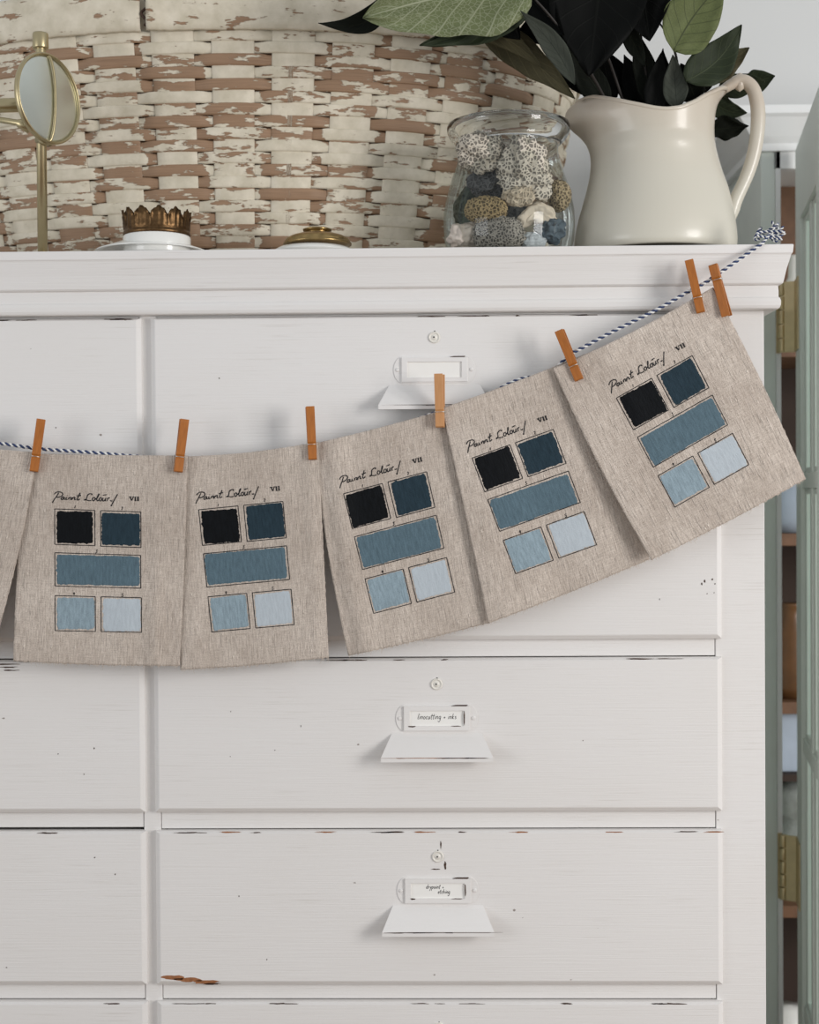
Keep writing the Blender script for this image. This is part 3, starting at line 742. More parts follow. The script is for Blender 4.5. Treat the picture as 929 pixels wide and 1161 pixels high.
# ================================================================== BRASS MAGNIFIER STAND
y3 = .045; pt = W(46.5, 60, y3); pb_ = W(48, 284, y3)
px0 = (pt.x+pb_.x)/2; m3 = (W(47, 100, y3)-W(46, 100, y3)).x
st = empty('mirror_stand', (px0, y3, CTZ)); tag(st, 'small round mirror in a brass ring on a slim brass pole with side arms', 'mirror')
zt3 = W(46, 37, y3).z
MB().lathe((px0, y3, 0), [(0, CTZ+.001), (5.6*m3, CTZ+.001), (5.6*m3, zt3-.02), (5.6*m3, zt3-.005)], 28).build('pole', M_brass, st)
MB().lathe((px0, y3, 0), [(0, zt3-.0225), (8.6*m3, zt3-.0225), (8.9*m3, zt3-.021), (8.9*m3, zt3-.003), (8.3*m3, zt3-.001), (3*m3, zt3), (0, zt3+.002)], 32).build('cap', M_brass, st)
MB().lathe((px0, y3+.0, CTZ), [(0, .0045), (.006, .0045), (.010, .0035), (.0115, .0005), (0, .0005)], 32).build('foot', M_brass, st)
lc = W(54.5, 112, y3-.022); ax = Vector((.888, -.46, 0)).normalized()
RL = 50*m3*.97
rg = MB(); pr = []
for i in range(16):
    a = 2*PI*i/16; pr.append((RL+.0022*math.cos(a)*1.0, .0045*math.sin(a)))
rg.lathe(lc, pr, 72, axis=ax, closed=True); rg.build('mirror_ring', M_brass, st)
Rc = .42; sag = Rc-math.sqrt(Rc*Rc-RL*RL); ln = MB(); pr = []
for i in range(15): r_ = RL*.985*i/14; pr.append((r_, (math.sqrt(Rc*Rc-r_*r_)-Rc+sag)+.0004))
ln.lathe(lc, pr+[(RL*.985, -.002), (0, -.002)], 64, axis=ax); ob = fixn(ln.build('mirror_glass', M_mirror, st))
# slim brass strap added to stand in for the bright streak in the glass
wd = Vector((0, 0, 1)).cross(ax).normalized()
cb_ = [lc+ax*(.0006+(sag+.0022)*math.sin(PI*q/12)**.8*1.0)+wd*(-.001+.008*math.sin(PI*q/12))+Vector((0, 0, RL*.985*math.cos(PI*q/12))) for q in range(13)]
MB().tube(catmull(cb_, 3), .0019, 10).build('streak_strap', M_brass, st)
a0 = W(-40, 121, y3+.004); a1 = W(20, 119, y3+.004)
MB().tube([a0, a1, a1+Vector((.002, 0, 0)), W(40, 118.5, y3+.002)], [.0098, .0098, .0085, .0060], 20).build('arm', M_brass, st)
MB().tube([W(-30, 131, y3-.012), W(19, 139, y3-.012), W(22, 139.5, y3-.012), W(34, 147, y3-.010)], [.0042, .0042, .0065, .0060], 16).build('adjusting_rod', M_brass, st)
MB().tube([W(43, 158, y3-.002), W(57, 161, y3-.012)], .0062, 14).build('ring_clamp', M_brass, st)

# ================================================================== LEAFY BRANCHES
def leaf(parent, base, tip, wid, mat, yb, yt, bow=0.0, cup=.25, roll=0.0, shape='oval', wave=.12):
    """leaf blade from base px to tip px at their own depths"""
    A = W(*base, yb); B = W(*tip, yt); L = (B-A).length; d = (B-A)/L
    view = (A-CP).normalized(); side = d.cross(view).normalized(); nrm = side.cross(d).normalized()
    rot = Matrix.Rotation(roll, 3, d); side = rot @ side; nrm = rot @ nrm
    sd = random.random()*50; v = []; f = []; uv = []; NU, NVv = 12, 22
    for i in range(NVv+1):
        t = i/NVv
        if shape == 'heart': wv_ = (max(0, math.sin(PI*min(1, t**.62)))**.75)*(1 if t < .75 else 1)
        elif shape == 'lance': wv_ = max(0, math.sin(PI*t**.85))**1.05
        else: wv_ = max(0, math.sin(PI*t**.72))**.85*(1-.15*t)
        wv_ = max(wv_, .012)
        cx = A+d*(L*t)+side*(bow*L*math.sin(PI*t))+nrm*(.07*L*math.sin(PI*t))
        for j in range(NU+1):
            u = j/NU*2-1
            e = 1+wave*noise.noise((t*5+sd, u*1.5, 2))
            x = u*wid*.5*wv_*e
            v.append(cx+side*x+nrm*(-cup*abs(x)**1.3*3+wid*wave*.9*noise.noise((t*4+sd, u*2, 7))*abs(u)))
            uv.append((.5+.5*u, t))
    for i in range(NVv):
        for j in range(NU): a = i*(NU+1)+j; f.append((a, a+1, a+NU+2, a+NU+1))
    return obj('leaf', v, f, LM[mat], parent, uv=uv, solid=.0005)
pcx = pc.x
def branch(label, path, leaves, r0=.0024):
    pts = catmull([W(a, b, y) for a, b, y in path], 8)
    br = empty('leafy_branch', pts[0]); tag(br, label, 'branch', 'leafy branches standing in the pitcher')
    MB().tube(pts, [r0*(1-.5*i/len(pts)) for i in range(len(pts))], 8).build('stem', M_stem, br)
    for L in leaves: leaf(br, *L[0], **(L[1] if len(L) > 1 else {}))
    return br
U = pxm
branch('branch leaning far left over the basket, ending in a big pale green veined leaf',
       [(730, 215, .11), (690, 120, .09), (655, 60, .03), (612, 5, -.01), (560, -40, -.02), (480, -60, -.01), (430, -60, 0)],
 [(((604, -22), (412, 20), 88*U, 'pale', -.015, -.04), dict(shape='heart', wave=.18, cup=.5, bow=-.02)),
  (((600, 12), (476, 52), 34*U, 'deep', .0, -.02), dict(wave=.3, roll=.3)),
  (((452, -22), (361, 26), 24*U, 'dark', .0, -.01), dict(shape='lance', bow=.22)),
  (((440, -30), (372, -4), 30*U, 'dark', .02, .0), dict()),
  (((520, 30), (616, 78), 24*U, 'olive', .04, .05), dict(bow=.10)),
  (((540, 22), (652, 112), 40*U, 'olive', .07, .08), dict(roll=.3)),
  (((560, -45), (640, 40), 52*U, 'black', .02, .0), dict()),
  (((530, -20), (590, 45), 55*U, 'black', .03, .03), dict())])
branch('branch with blackish leaves and one narrow grey green leaf above the pitcher spout',
       [(735, 215, .12), (705, 110, .10), (680, 40, .05), (655, -20, .03), (640, -70, .02)],
 [(((652, 96), (590, 12), 24*U, 'grey', -.02, -.03), dict(shape='lance', bow=-.06)),
  (((685, -60), (668, 86), 112*U, 'black', .01, .0), dict(wave=.08)),
  (((640, -55), (622, 62), 78*U, 'black', .04, .03), dict()),
  (((700, 110), (605, 30), 52*U, 'black', .11, .10), dict(roll=.2)),
  (((690, 118), (640, 50), 34*U, 'dark', .10, .08), dict()),
  (((600, -60), (560, 30), 70*U, 'black', .05, .05), dict()),
 (((650, -30), (548, 10), 60*U, 'black', .06, .06), dict()),
 (((655, 20), (585, 40), 50*U, 'black', .08, .08), dict())])
branch('upright branch with the blackest leaves in the middle of the pitcher',
       [(745, 215, .12), (738, 120, .10), (728, 50, .07), (722, -20, .05), (720, -70, .05)],
 [(((722, -55), (737, 46), 76*U, 'black', .03, .02), dict(wave=.1)),
  (((745, 135), (720, 30), 26*U, 'dark', .09, .06), dict(shape='lance')),
  (((738, 140), (708, 62), 34*U, 'black', .11, .10), dict(shape='lance')),
  (((722, 118), (688, 58), 26*U, 'black', .12, .12), dict(shape='lance')),
  (((745, 145), (752, 55), 32*U, 'black', .10, .09), dict(shape='lance')),
  (((704, 20), (732, 76), 20*U, 'dark', .05, .04), dict(shape='lance')),
  (((735, -30), (700, 50), 60*U, 'black', .06, .05), dict())])
branch('right-leaning branch with a large dull green leaf and an olive leaf above the handle',
       [(752, 215, .12), (770, 130, .10), (768, 70, .07), (757, 40, .06), (748, 26, .06)],
 [(((764, 58), (822, -22), 64*U, 'mid', .03, .01), dict(bow=.05, shape='oval')),
  (((778, 92), (841, 28), 46*U, 'deep', .045, .04), dict(bow=-.10)),
  (((800, 90), (850, 54), 32*U, 'olive', .07, .06), dict()),
  (((840, 98), (879, 86), 26*U, 'deep', .17, .15), dict(shape='lance')),
  (((768, 122), (763, 62), 28*U, 'grey', .06, .05), dict(shape='oval')),
  (((790, 115), (772, 72), 34*U, 'dark', .08, .07), dict()),
  (((742, 128), (750, 60), 30*U, 'black', .07, .06), dict()),
  (((800, 105), (790, 60), 30*U, 'dark', .10, .10), dict())])
branch('low branch drooping behind the pitcher handle with two dark leaves',
       [(756, 215, .14), (785, 130, .17), (806, 112, .20), (816, 120, .20)],
 [(((806, 112), (847, 128), 26*U, 'deep', .19, .17), dict(bow=-.12, shape='oval')),
  (((800, 148), (849, 143), 27*U, 'dark', .19, .17), dict(shape='lance', wave=.3)),
  (((815, 100), (868, 92), 30*U, 'deep', .15, .13), dict())])

# ================================================================== HANGING CLOTHS
def inv_bil(P, x, y):
    u, v = .5, .5
    a, b, c, d = P
    for _ in range(12):
        X = a[0]*(1-u)*(1-v)+b[0]*u*(1-v)+c[0]*u*v+d[0]*(1-u)*v - x
        Y = a[1]*(1-u)*(1-v)+b[1]*u*(1-v)+c[1]*u*v+d[1]*(1-u)*v - y
        xu = (b[0]-a[0])*(1-v)+(c[0]-d[0])*v; xv = (d[0]-a[0])*(1-u)+(c[0]-b[0])*u
        yu = (b[1]-a[1])*(1-v)+(c[1]-d[1])*v; yv = (d[1]-a[1])*(1-u)+(c[1]-b[1])*u
        D = xu*yv-xv*yu; u -= (X*yv-Y*xv)/D; v -= (Y*xu-X*yu)/D
    return u, v
STROKES = [  # "Paint Colours" in script, local print units (a right, b down)
 [(-2.6, -7), (-.6, -10.5), (2.2, -14.6), (4.6, -18.4)], [(-.6, -16.8), (2.2, -19.2), (4.6, -19.6), (7.6, -19.2), (9.2, -17.2), (7.6, -14.8), (4, -13.4), (1.6, -13.6)],
 [(10.6, -14), (8.6, -13.6), (7.2, -11.8), (8.6, -11), (10.4, -12.6), (11.2, -14), (10.6, -11.6), (12.2, -11.2)], [(13.6, -14), (12.8, -11.6), (14.6, -11.4)], [(14.2, -16), (14.5, -15.8)],
 [(16.6, -14), (15.6, -11.4)], [(15.8, -12.4), (17.8, -14), (19, -13.4), (18.2, -11.6), (19.8, -11.4)], [(20.6, -14), (19.8, -11.6)], [(20, -12.6), (22, -14.2), (23, -13.6), (22.4, -11.8), (24, -11.4)],
 [(29, -19.5), (27, -15.4), (25.4, -12), (26.4, -11.2), (28.6, -12.4)], [(25, -15.8), (30.2, -16.6)],
 [(41.6, -17.4), (42.4, -18.6), (40, -18.9), (37.4, -17.2), (36.6, -14.6), (35.6, -12.2), (33.6, -11.2), (34.4, -12.2), (37.4, -11.2), (40.4, -10.9), (41.4, -11.6)],
 [(44.6, -15), (42.9, -13.6), (42.9, -11.6), (44.3, -11), (45.6, -12.6), (45.5, -14.4), (44.6, -15)], [(46.2, -12.4), (49, -15.6), (50.6, -19), (49.4, -18), (47.8, -13), (48.2, -11.1), (49.8, -11.8)],
 [(52.2, -15), (50.6, -13.6), (50.6, -11.6), (52, -11), (53.3, -12.6), (53.1, -14.4), (52.2, -15)], [(55, -15), (54.4, -12), (55.4, -11), (57.4, -12.8)], [(58.2, -15), (57.4, -12.2), (58.2, -11)],
 [(54.6, -17.8), (58.8, -18.4)], [(60.2, -15), (59.6, -11)], [(59.9, -13.4), (61.4, -15), (62.6, -14.8)], [(62.8, -12.2), (64, -11.4), (65.4, -12)],
 [(71.4, -19.6), (69, -15.4), (66.2, -10.2), (64.2, -5.8), (63.8, -7.2)]]
SERIF = [  # VII, bold
 [(84, -17.2), (87.4, -17.2)], [(85.4, -17), (87.2, -12.8)], [(87.4, -12.8), (89, -17)], [(88.2, -17.2), (90, -17.2)],
 [(91.4, -17.2), (91.4, -12.8)], [(90.4, -17.2), (92.5, -17.2)], [(90.4, -12.8), (92.5, -12.8)], [(94.4, -17.2), (94.4, -12.8)], [(93.3, -17.2), (95.5, -17.2)], [(93.3, -12.8), (95.5, -12.8)]]
DIG = [[[(23.6, -4.6), (22.4, -1.6)]], [[(75.8, -4.4), (76.8, -5.2), (77.4, -4.2), (75.6, -1.8), (77.2, -1.8)]],
       [[(46.8, 45.4), (48.4, 45), (47.2, 46.6), (48, 47.6), (46, 49)]], [[(21.8, 94.6), (20.4, 96.6), (22.4, 96.4)], [(22.4, 95), (21.4, 98)]],
       [[(77.6, 94.6), (76, 94.8), (75.8, 96), (77.2, 96.6), (76.6, 98), (75, 97.8)]]]
BOXES = [(0, 0, 45.5, 40.5), (52, 0, 97.5, 41), (0, 50, 97, 88), (0, 99, 45.5, 139), (52, 99, 97.5, 139)]
SWL = ['near-black paint swatch', 'dark slate blue paint swatch', 'wide mid blue grey paint swatch', 'light blue grey paint swatch', 'palest blue paint swatch']

def make_cloth(label, P, Q, dfun, bows=(0, 0, 0, 0), seed=1):
    """P px corners TL TR BR BL, Q print corners, dfun(u,v)->Y depth"""
    nu, nv = 84, 100
    Wm, Hm = .235, .285
    def surf(u, v, lift=0.0):
        a, b, c, d = P
        x = a[0]*(1-u)*(1-v)+b[0]*u*(1-v)+c[0]*u*v+d[0]*(1-u)*v
        y = a[1]*(1-u)*(1-v)+b[1]*u*(1-v)+c[1]*u*v+d[1]*(1-u)*v
        bt, br_, bb, bl = bows
        y += bt*math.sin(PI*u)*(1-v)+bb*math.sin(PI*u)*v; x += bl*math.sin(PI*v)*(1-u)+br_*math.sin(PI*v)*u
        r = 1.0
        if v > .985: y += 1.1*noise.noise((u*60, seed*5, 0))+.7*noise.noise((u*190, seed, 3))
        if u > .99 or u < .01: x += .6*noise.noise((v*50, seed*3, u*9))
        if v < .01: y += .5*noise.noise((u*50, seed*9, 1))
        return W(x, y, dfun(u, v)-lift)
    verts = []; uv = []; f = []
    for i in range(nv+1):
        for j in range(nu+1):
            verts.append(surf(j/nu, i/nv)); uv.append((j/nu*Wm+seed*.61, -i/nv*Hm+seed*.37))
    for i in range(nv):
        for j in range(nu): a = i*(nu+1)+j; f.append((a, a+nu+1, a+nu+2, a+1))
    o = obj('linen_cloth', verts, f, M_linen, None, origin=verts[nu//2], uv=uv, solid=.0006)
    tag(o, label, 'cloth', 'linen cloths pegged along the twine')
    # frayed threads
    r = random.Random(seed); fr = MB()
    for q in range(120):
        u = r.random(); p = surf(u, 1.0, .0003); L = r.uniform(.0006, .0032)*(1 if q > 8 else 2.2); dx = r.uniform(-.6, .6)
        fr.tube([p+Vector((0, 0, .001)), p+Vector((dx*L*.3, -.0004, -L*.5)), p+Vector((dx*L, -.0007, -L))], [.00022, .00018, .0001], 4)
    for q in range(16):
        s_ = r.choice((.002, .998)); v_ = r.random(); p = surf(s_, v_, .0003); L = r.uniform(.0008, .002)*(1 if s_ > .5 else -1)
        fr.tube([p, p+Vector((L, -.0006, -.0005)), p+Vector((L*1.2, -.0008, -.0016))], [.0003, .0002, .0001], 4)
    fr.build('frayed_threads', simple_thread, o)
    if Q is None: return o
    def pr(a, b, lift):
        s, t = a/97.5, b/139
        x = Q[0][0]*(1-s)*(1-t)+Q[1][0]*s*(1-t)+Q[2][0]*s*t+Q[3][0]*(1-s)*t
        y = Q[0][1]*(1-s)*(1-t)+Q[1][1]*s*(1-t)+Q[2][1]*s*t+Q[3][1]*(1-s)*t
        u, v = inv_bil(P, x, y)
        for _ in range(4):
            ox = bows[3]*math.sin(PI*v)*(1-u)+bows[1]*math.sin(PI*v)*u; oy = bows[0]*math.sin(PI*u)*(1-v)+bows[2]*math.sin(PI*u)*v
            u, v = inv_bil(P, x-ox, y-oy)
        return W(x, y, dfun(u, v)-lift)
    def ribbon(mb, line, w, lift=.00085, closed=False, step=2.2):
        pts = []
        L2 = line+[line[0]] if closed else line
        for a, b in zip(L2[:-1], L2[1:]):
            n = max(1, int(math.hypot(b[0]-a[0], b[1]-a[1])/step))
            for i in range(n): pts.append((a[0]+(b[0]-a[0])*i/n, a[1]+(b[1]-a[1])*i/n))
        pts.append(L2[-1]); v = []; f = []
        for i, p in enumerate(pts):
            q0 = pts[max(0, i-1)]; q1 = pts[min(len(pts)-1, i+1)]; dx, dy = q1[0]-q0[0], q1[1]-q0[1]; l = math.hypot(dx, dy) or 1
            nx, ny = -dy/l*w/2, dx/l*w/2; ww = 1+r.uniform(-.18, .18)
            v += [pr(p[0]+nx*ww, p[1]+ny*ww, lift), pr(p[0]-nx*ww, p[1]-ny*ww, lift)]
        for i in range(len(pts)-1): f.append((2*i, 2*i+1, 2*i+3, 2*i+2))
        mb.add(v, f)
    tm = MB()
    for s_ in STROKES:
        ribbon(tm, [tuple(p)[:2] for p in catmull([(a, b, 0) for a, b in s_], 4)] if len(s_) > 2 else s_, 1.2, step=9)
    for s_ in SERIF: ribbon(tm, s_, 1.7 if s_[0][0] == s_[1][0] or s_[0] == (85.4, -17) else .95, step=9)
    tm.build('printed_title', M_ink, o, solid=.00008)
    for k_, (x0, y0, x1, y1) in enumerate(BOXES):
        bm_ = MB(); j = lambda: r.uniform(-.35, .35)
        C = [(x0, y0), (x1, y0), (x1, y1), (x0, y1)]
        for q in range(4): ribbon(bm_, [C[q], C[(q+1) % 4]], .95)
        for d_ in DIG[k_]: ribbon(bm_, d_, .85, step=9)
        bm_.build('printed_box', M_ink, o, solid=.00008)
        # swatch: grid with a ragged brushed edge
        nx, ny = (46 if x1-x0 > 60 else 26), 24
        v = []; uvp = []; ff = []; ins = []
        i0, i1, j0, j1 = x0+r.uniform(.2, 2), x1-r.uniform(.2, 2), y0+r.uniform(.4, 1.8), y1-r.uniform(.2, 1.8)
        sk = r.uniform(-1.2, 1.2)
        for i in range(ny+1):
            for jn in range(nx+1):
                s, t = jn/nx, i/ny
                ed = 1.5
                a = i0+(i1-i0)*s; b = j0+(j1-j0)*t+sk*(s-.5)
                rt = .12 if x1-x0 < 60 else .06
                if s == 0: a += ed*noise.noise((t*9, k_+seed*4, 0))+1.0*noise.noise((t*34, k_, seed))+(1.8*max(0, 1-min(t, 1-t)/.1))
                if s == 1: a += ed*noise.noise((t*9, k_+seed*4, 5))+1.0*noise.noise((t*34, k_, seed+4))-(1.8*max(0, 1-min(t, 1-t)/.1))
                if t == 0: b += ed*.7*noise.noise((s*9, k_+seed*4, 9))+.8*noise.noise((s*40, k_, seed+8))
                if t == 1: b += ed*noise.noise((s*9, k_+seed*4, 12))+1.0*noise.noise((s*40, k_, seed+11))
                inside = min(s*(i1-i0), (1-s)*(i1-i0), t*(j1-j0), (1-t)*(j1-j0))
                lift = .00066+.00035*min(1, inside/1.5)+.00012*noise.noise((a*.5, b*.2, seed))
                ins.append(min(1, inside/2.6)); v.append(pr(a, b, lift)); uvp.append((a*.0012+seed, -b*.0012+k_))
        for i in range(ny):
            for jn in range(nx): a = i*(nx+1)+jn; ff.append((a, a+nx+1, a+nx+2, a+1))
        sw = obj('paint_swatch', v, ff, PAINTS[k_], o, uv=uvp); sw['label'] = SWL[k_]; at = sw.data.attributes.new('inside', 'FLOAT', 'POINT'); at.data.foreach_set('value', ins)
    return o
simple_thread = simple('loose linen thread', srgb(205, 192, 178), .9)
def g(u, c, s): return math.exp(-((u-c)/s)**2)
Y0 = -.0475
cl = []
make_cloth('plain linen cut off by the left picture edge, pegged at its right corner',
  [(-155, 488), (43, 513), (-9, 742), (-196, 728)], None, lambda u, v: Y0-.0035*u-.003*g(u, .9, .12)*v, (3, 4, 2, 0), 11)
make_cloth('linen cloth with paint swatches hanging straight, first full one from the left',
  [(24, 514), (213, 516.5), (204, 755), (15, 749.5)], [(62, 577), (159.7, 580.5), (160.5, 717), (62.5, 715)],
  lambda u, v: Y0+.002-.0052*u-.0042*v*g(u, .84, .05)+.003*v*g(u, .75, .07)-.0015*math.sin(u*9+1)*v, (.5, 1, 1.5, 0), 1)
make_cloth('linen cloth with paint swatches between the second and third pegs from the left',
  [(198, 518), (361, 501), (373, 745.5), (205, 759.5)], [(225.3, 578), (320.9, 568.5), (333.8, 708.2), (240.2, 716.5)],
  lambda u, v: Y0+.003-.0045*u-.0025*g(u, .1, .08)*v-.002*math.sin(u*7+2)*v-.0028*g(u, .93, .05)*(1-.4*v), (3.5, 0, 1.5, 0), 2)
make_cloth('linen cloth with paint swatches hanging left of the palest peg, beside a dark gap',
  [(356, 503), (522, 459), (557, 705.5), (395, 743.5)], [(389.7, 559.8), (484, 534.8), (515.8, 671.4), (423.8, 695.5)],
  lambda u, v: Y0-.0015+.0045*u-.0050*g(u, .13, .08)*(1-.25*v)+.0030*g(u, .03, .05)-.0018*math.sin(u*8)*v, (1.5, 0, 1.5, -4), 3)
make_cloth('linen cloth with paint swatches hanging right of the palest peg, under the last cloth',
  [(501, 463), (667, 400), (737, 634), (553.5, 707)], [(535.5, 519.4), (627.6, 486.8), (676.8, 617.6), (584.9, 650.5)],
  lambda u, v: Y0-.006+.010*u-.003*g(u, .1, .1)*v-.002*g(u, .3, .12)*v+.0015*g(u, .45, .1)-.001*math.sin(u*10), (1.5, 0, 1.5, 1), 4)
make_cloth('rightmost, most tilted linen cloth with paint swatches, hanging past the chest edge',
  [(627, 418), (809, 325.5), (914, 543), (738.5, 635)], [(699.2, 451.3), (785.3, 403.1), (849.5, 526.8), (765.4, 575.1)],
  lambda u, v: Y0-.0065-.013*g(u, 0, .22)*v-.001*u+.0022*math.sin(u*6+v*2)*v-.003*g(u, .32, .07)*(1-v)-.0035*g(u, .8, .14)*v, (4, 3, 2, -4), 5)

# ================================================================== TWINE
tw = [(-40, 497, -.045), (0, 502.5, -.046), (42, 508.5, -.0475), (75, 511, -.0475), (105, 513, -.047), (150, 517, -.044), (213, 521, -.0415), (300, 517, -.0405), (354, 507, -.0405), (430, 489, -.0422), (497, 467, -.0424),
      (535, 455, -.0424), (560, 445, -.0422), (573, 437, -.0415), (590, 430, -.0415), (606, 426.5, -.0415), (628, 419, -.0430), (645, 403, -.0505), (660, 394.5, -.0525), (690, 378.5, -.0535), (715, 366, -.0535), (745, 351, -.0535), (775, 334, -.053), (800, 320.5, -.052), (808, 315, -.051), (825, 303.5, -.046), (850, 286, -.040), (866, 275, -.036)]
core = catmull([W(*p) for p in tw], 14)
def resample(P, step):
    P = np.array([tuple(p) for p in P]); d = np.concatenate([[0], np.cumsum(np.linalg.norm(np.diff(P, axis=0), axis=1))]); n = int(d[-1]/step)
    s = np.linspace(0, d[-1], n); return [Vector((np.interp(x, d, P[:, 0]), np.interp(x, d, P[:, 1]), np.interp(x, d, P[:, 2]))) for x in s], s
def twist(parent, core, r=.0012, pitch=.0098):
    P, s = resample(core, .0011)
    outs = []
    for ph in (0, PI):
        q = []
        for i, p in enumerate(P):
            t = (P[min(len(P)-1, i+1)]-P[max(0, i-1)]).normalized(); a = Vector((0, -1, 0)); a = (a-t*a.dot(t)).normalized(); b = t.cross(a)
            w_ = 2*PI*s[i]/pitch+ph; q.append(p+(a*math.cos(w_)+b*math.sin(w_))*r)
        outs.append(q)
    return outs
twn = empty('bakers_twine', core[0]); tag(twn, 'navy and white twisted twine sagging across the chest and knotted at its top right corner', 'twine')
A_, B_ = twist(twn, core)
kb = MB().tube(A_, .0014, 6); kw = MB().tube(B_, .0014, 6)
r = random.Random(5); kc = W(874, 268, -.030); kc.z = max(kc.z, CTZ+.004)
def knotpath(r):
    a = r.uniform(0, 2*PI); L = []
    for i in range(7):
        L.append(kc+Vector((r.uniform(-.019, .020), r.uniform(-.010, .012), r.uniform(-.006, .016))))
    return L
for q in range(2):
    kp_ = catmull([core[-1]]+knotpath(r), 10) if q == 0 else catmull(knotpath(r), 10)
    kp_ = [Vector((p.x, p.y, max(p.z, CTZ+.0025))) if p.y > -.030 or p.z > CTZ-.01 else p for p in kp_]
    a, b = twist(twn, kp_, .0009, .007); kb.tube(a, .0011, 6); kw.tube(b, .0011, 6)
for e_ in (((0, 0, 0), (.004, -.002, .010), (.002, 0, .020)), ((0, 0, 0), (.010, 0, .006), (.017, -.002, .013)), ((0, 0, 0), (.012, 0, .0), (.019, -.001, .004))):
    P_ = catmull([kc+Vector(x) for x in e_], 8); a, b = twist(twn, P_, .0009, .007); kb.tube(a, .001, 6); kw.tube(b, .001, 6)
kb.build('navy_strand', M_twblue, twn); kw.build('white_strand', M_twwhite, twn)

# ================================================================== CLOTHESPINS
def pin_proto(mat):
    root = empty('clothespin', (0, 0, 0)); hw = .0056
    for sg in (-1, 1):
        pf = [(.0006, -.0205), (.0038, -.0205), (.0058, -.0190), (.0062, -.0030), (.0048, -.0013), (.0048, .0013), (.0062, .0030), (.0070, .012), (.0098, .0455), (.0096, .0500), (.0070, .0500), (.0030, .018), (.0018, .0045), (.0006, .0025), (.0010, -.004), (.0006, -.008)]
        P = [(-hw, sg*y, z) for y, z in pf]
        mb = MB().prism(P, (2*hw, 0, 0)); a = mb.build('pin_arm', mat, root, smooth=False, bevel=.0004); fixn(a)
    sp = MB(); R_ = .0019
    for sg in (-1, 1):
        sp.tube([(-hw-.0006, 0, .0005), (-hw-.0006, sg*.0052, 0), (hw+.0006, sg*.0052, 0), (hw+.0006, 0, .0005)], .00045, 6)
    sp.tube([(-hw-.0008+i*(2*hw+.0016)/60, R_*math.cos(i*.85), .0005+R_*math.sin(i*.85)) for i in range(61)], .00045, 5)
    sp.build('spring', M_wire, root)
    return root
protoA = pin_proto(M_pin); protoB = pin_proto(M_pinlight)
PINS = [((46.5, 477), (38.5, 534), -.0525, 14, 'amber peg at the far left, leaning right, holding the cut-off linen strip'),
        ((209, 476), (202, 535), -.0545, 16, 'amber peg between the first and second full cloths, left of the drawer gap'),
        ((351.5, 462), (354.5, 521), -.0520, 8, 'dark amber upright peg over the join of the second and third full cloths'),
        ((498.5, 426), (499.5, 484), -.0545, -10, 'pale unstained upright peg in front of the card holder, lightest of all pegs'),
        ((635.5, 377), (657, 430), -.0555, -14, 'orange peg leaning left at the top left corner of the rightmost cloth'),
        ((782, 297), (795, 354), -.0565, -12, 'orange peg on the cornice, left one of the close pair at top right'),
        ((824, 356), (809, 301), -.0550, 22, 'upside-down orange peg at the right corner of the last cloth')]
usedA = usedB = False
for (a, b, y, yaw, lab) in PINS:
    pale = 'pale' in lab
    if pale: o = protoB
    elif not usedA: o = protoA; usedA = True
    else:
        o = protoA.copy(); COL.objects.link(o)
        for ch in protoA.children:
            c_ = ch.copy(); COL.objects.link(c_); c_.parent = o
    A = W(*a, y); B = W(*b, y); d = (A-B).normalized(); L = (A-B).length
    o.location = B+d*(L*.0205/.0705)
    tilt = math.atan2(d.x, d.z)
    o.rotation_euler = (Matrix.Rotation(tilt, 4, 'Y') @ Matrix.Rotation(math.radians(yaw), 4, 'Z')).to_euler()
    o.scale = (1, 1, 1)
    tag(o, lab, 'clothespin', 'wooden clothespins along the twine')

# ================================================================== CABINET AT RIGHT
CY = .60
cx0 = W(872, 600, CY).x; cxj = W(880.5, 600, CY).x
cab = empty('glazed_cabinet', (cx0+.4, (CY+WALLY)/2, 0)); tag(cab, 'tall sage green built-in cabinet behind the right side of the chest, its door standing open', 'cabinet')
ztop = W(890, 172, CY).z; zhead = W(890, 192, CY).z; CW = .95
for xa_, xb_ in ((cx0-.012, cxj), (cx0+CW-.03, cx0+CW)): MB().box(xa_, xb_, CY, WALLY-.002, 0, ztop).build('side_panel', M_sage, cab, smooth=False, bevel=.0015)
xj1 = W(886.2, 600, CY).x
MB().box(cxj, xj1, CY-.004, CY+.02, 0, ztop).box(cxj, cx0+CW-.03, CY-.004, CY+.02, zhead, ztop).build('face_frame', M_cabwhite, cab, smooth=False, bevel=.001)
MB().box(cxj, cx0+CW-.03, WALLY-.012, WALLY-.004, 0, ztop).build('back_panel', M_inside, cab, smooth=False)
zc_ = W(890, 119, CY-.05).z
v = []
cp = [(.012, ztop-.001), (.012, ztop+.012), (.022, ztop+.022), (.045, ztop+.05), (.052, ztop+.055), (.052, zc_)]
f = []; v = []
for e, z in cp: v += [(cx0-.012-e, WALLY-.002, z), (cx0-.012-e, CY-e, z), (cx0+CW+e, CY-e, z), (cx0+CW+e, WALLY-.002, z)]
for i in range(len(cp)-1):
    for j in range(3): f.append((i*4+j, i*4+j+1, (i+1)*4+j+1, (i+1)*4+j))
f += [(0, 3, 2, 1), tuple((len(cp)-1)*4+q for q in range(4)), tuple(range(0, len(cp)*4, 4)), tuple(range(3, len(cp)*4, 4))]
fixn(obj('cornice', v, f, M_cabwhite, cab, smooth=False))
SY = CY+.06
for py in (398, 612, 803, 1034):
    z = W(895, py, SY).z
    MB().box(cxj, cx0+CW-.03, SY, WALLY-.014, z-.011, z+.011).build('shelf', M_shelf, cab, smooth=False, bevel=.001)
def put(px, py, y): return W(px, py, y)
def stand(z): return z
sh = {py: W(895, py, SY).z+.0115 for py in (398, 612, 803, 1034)}
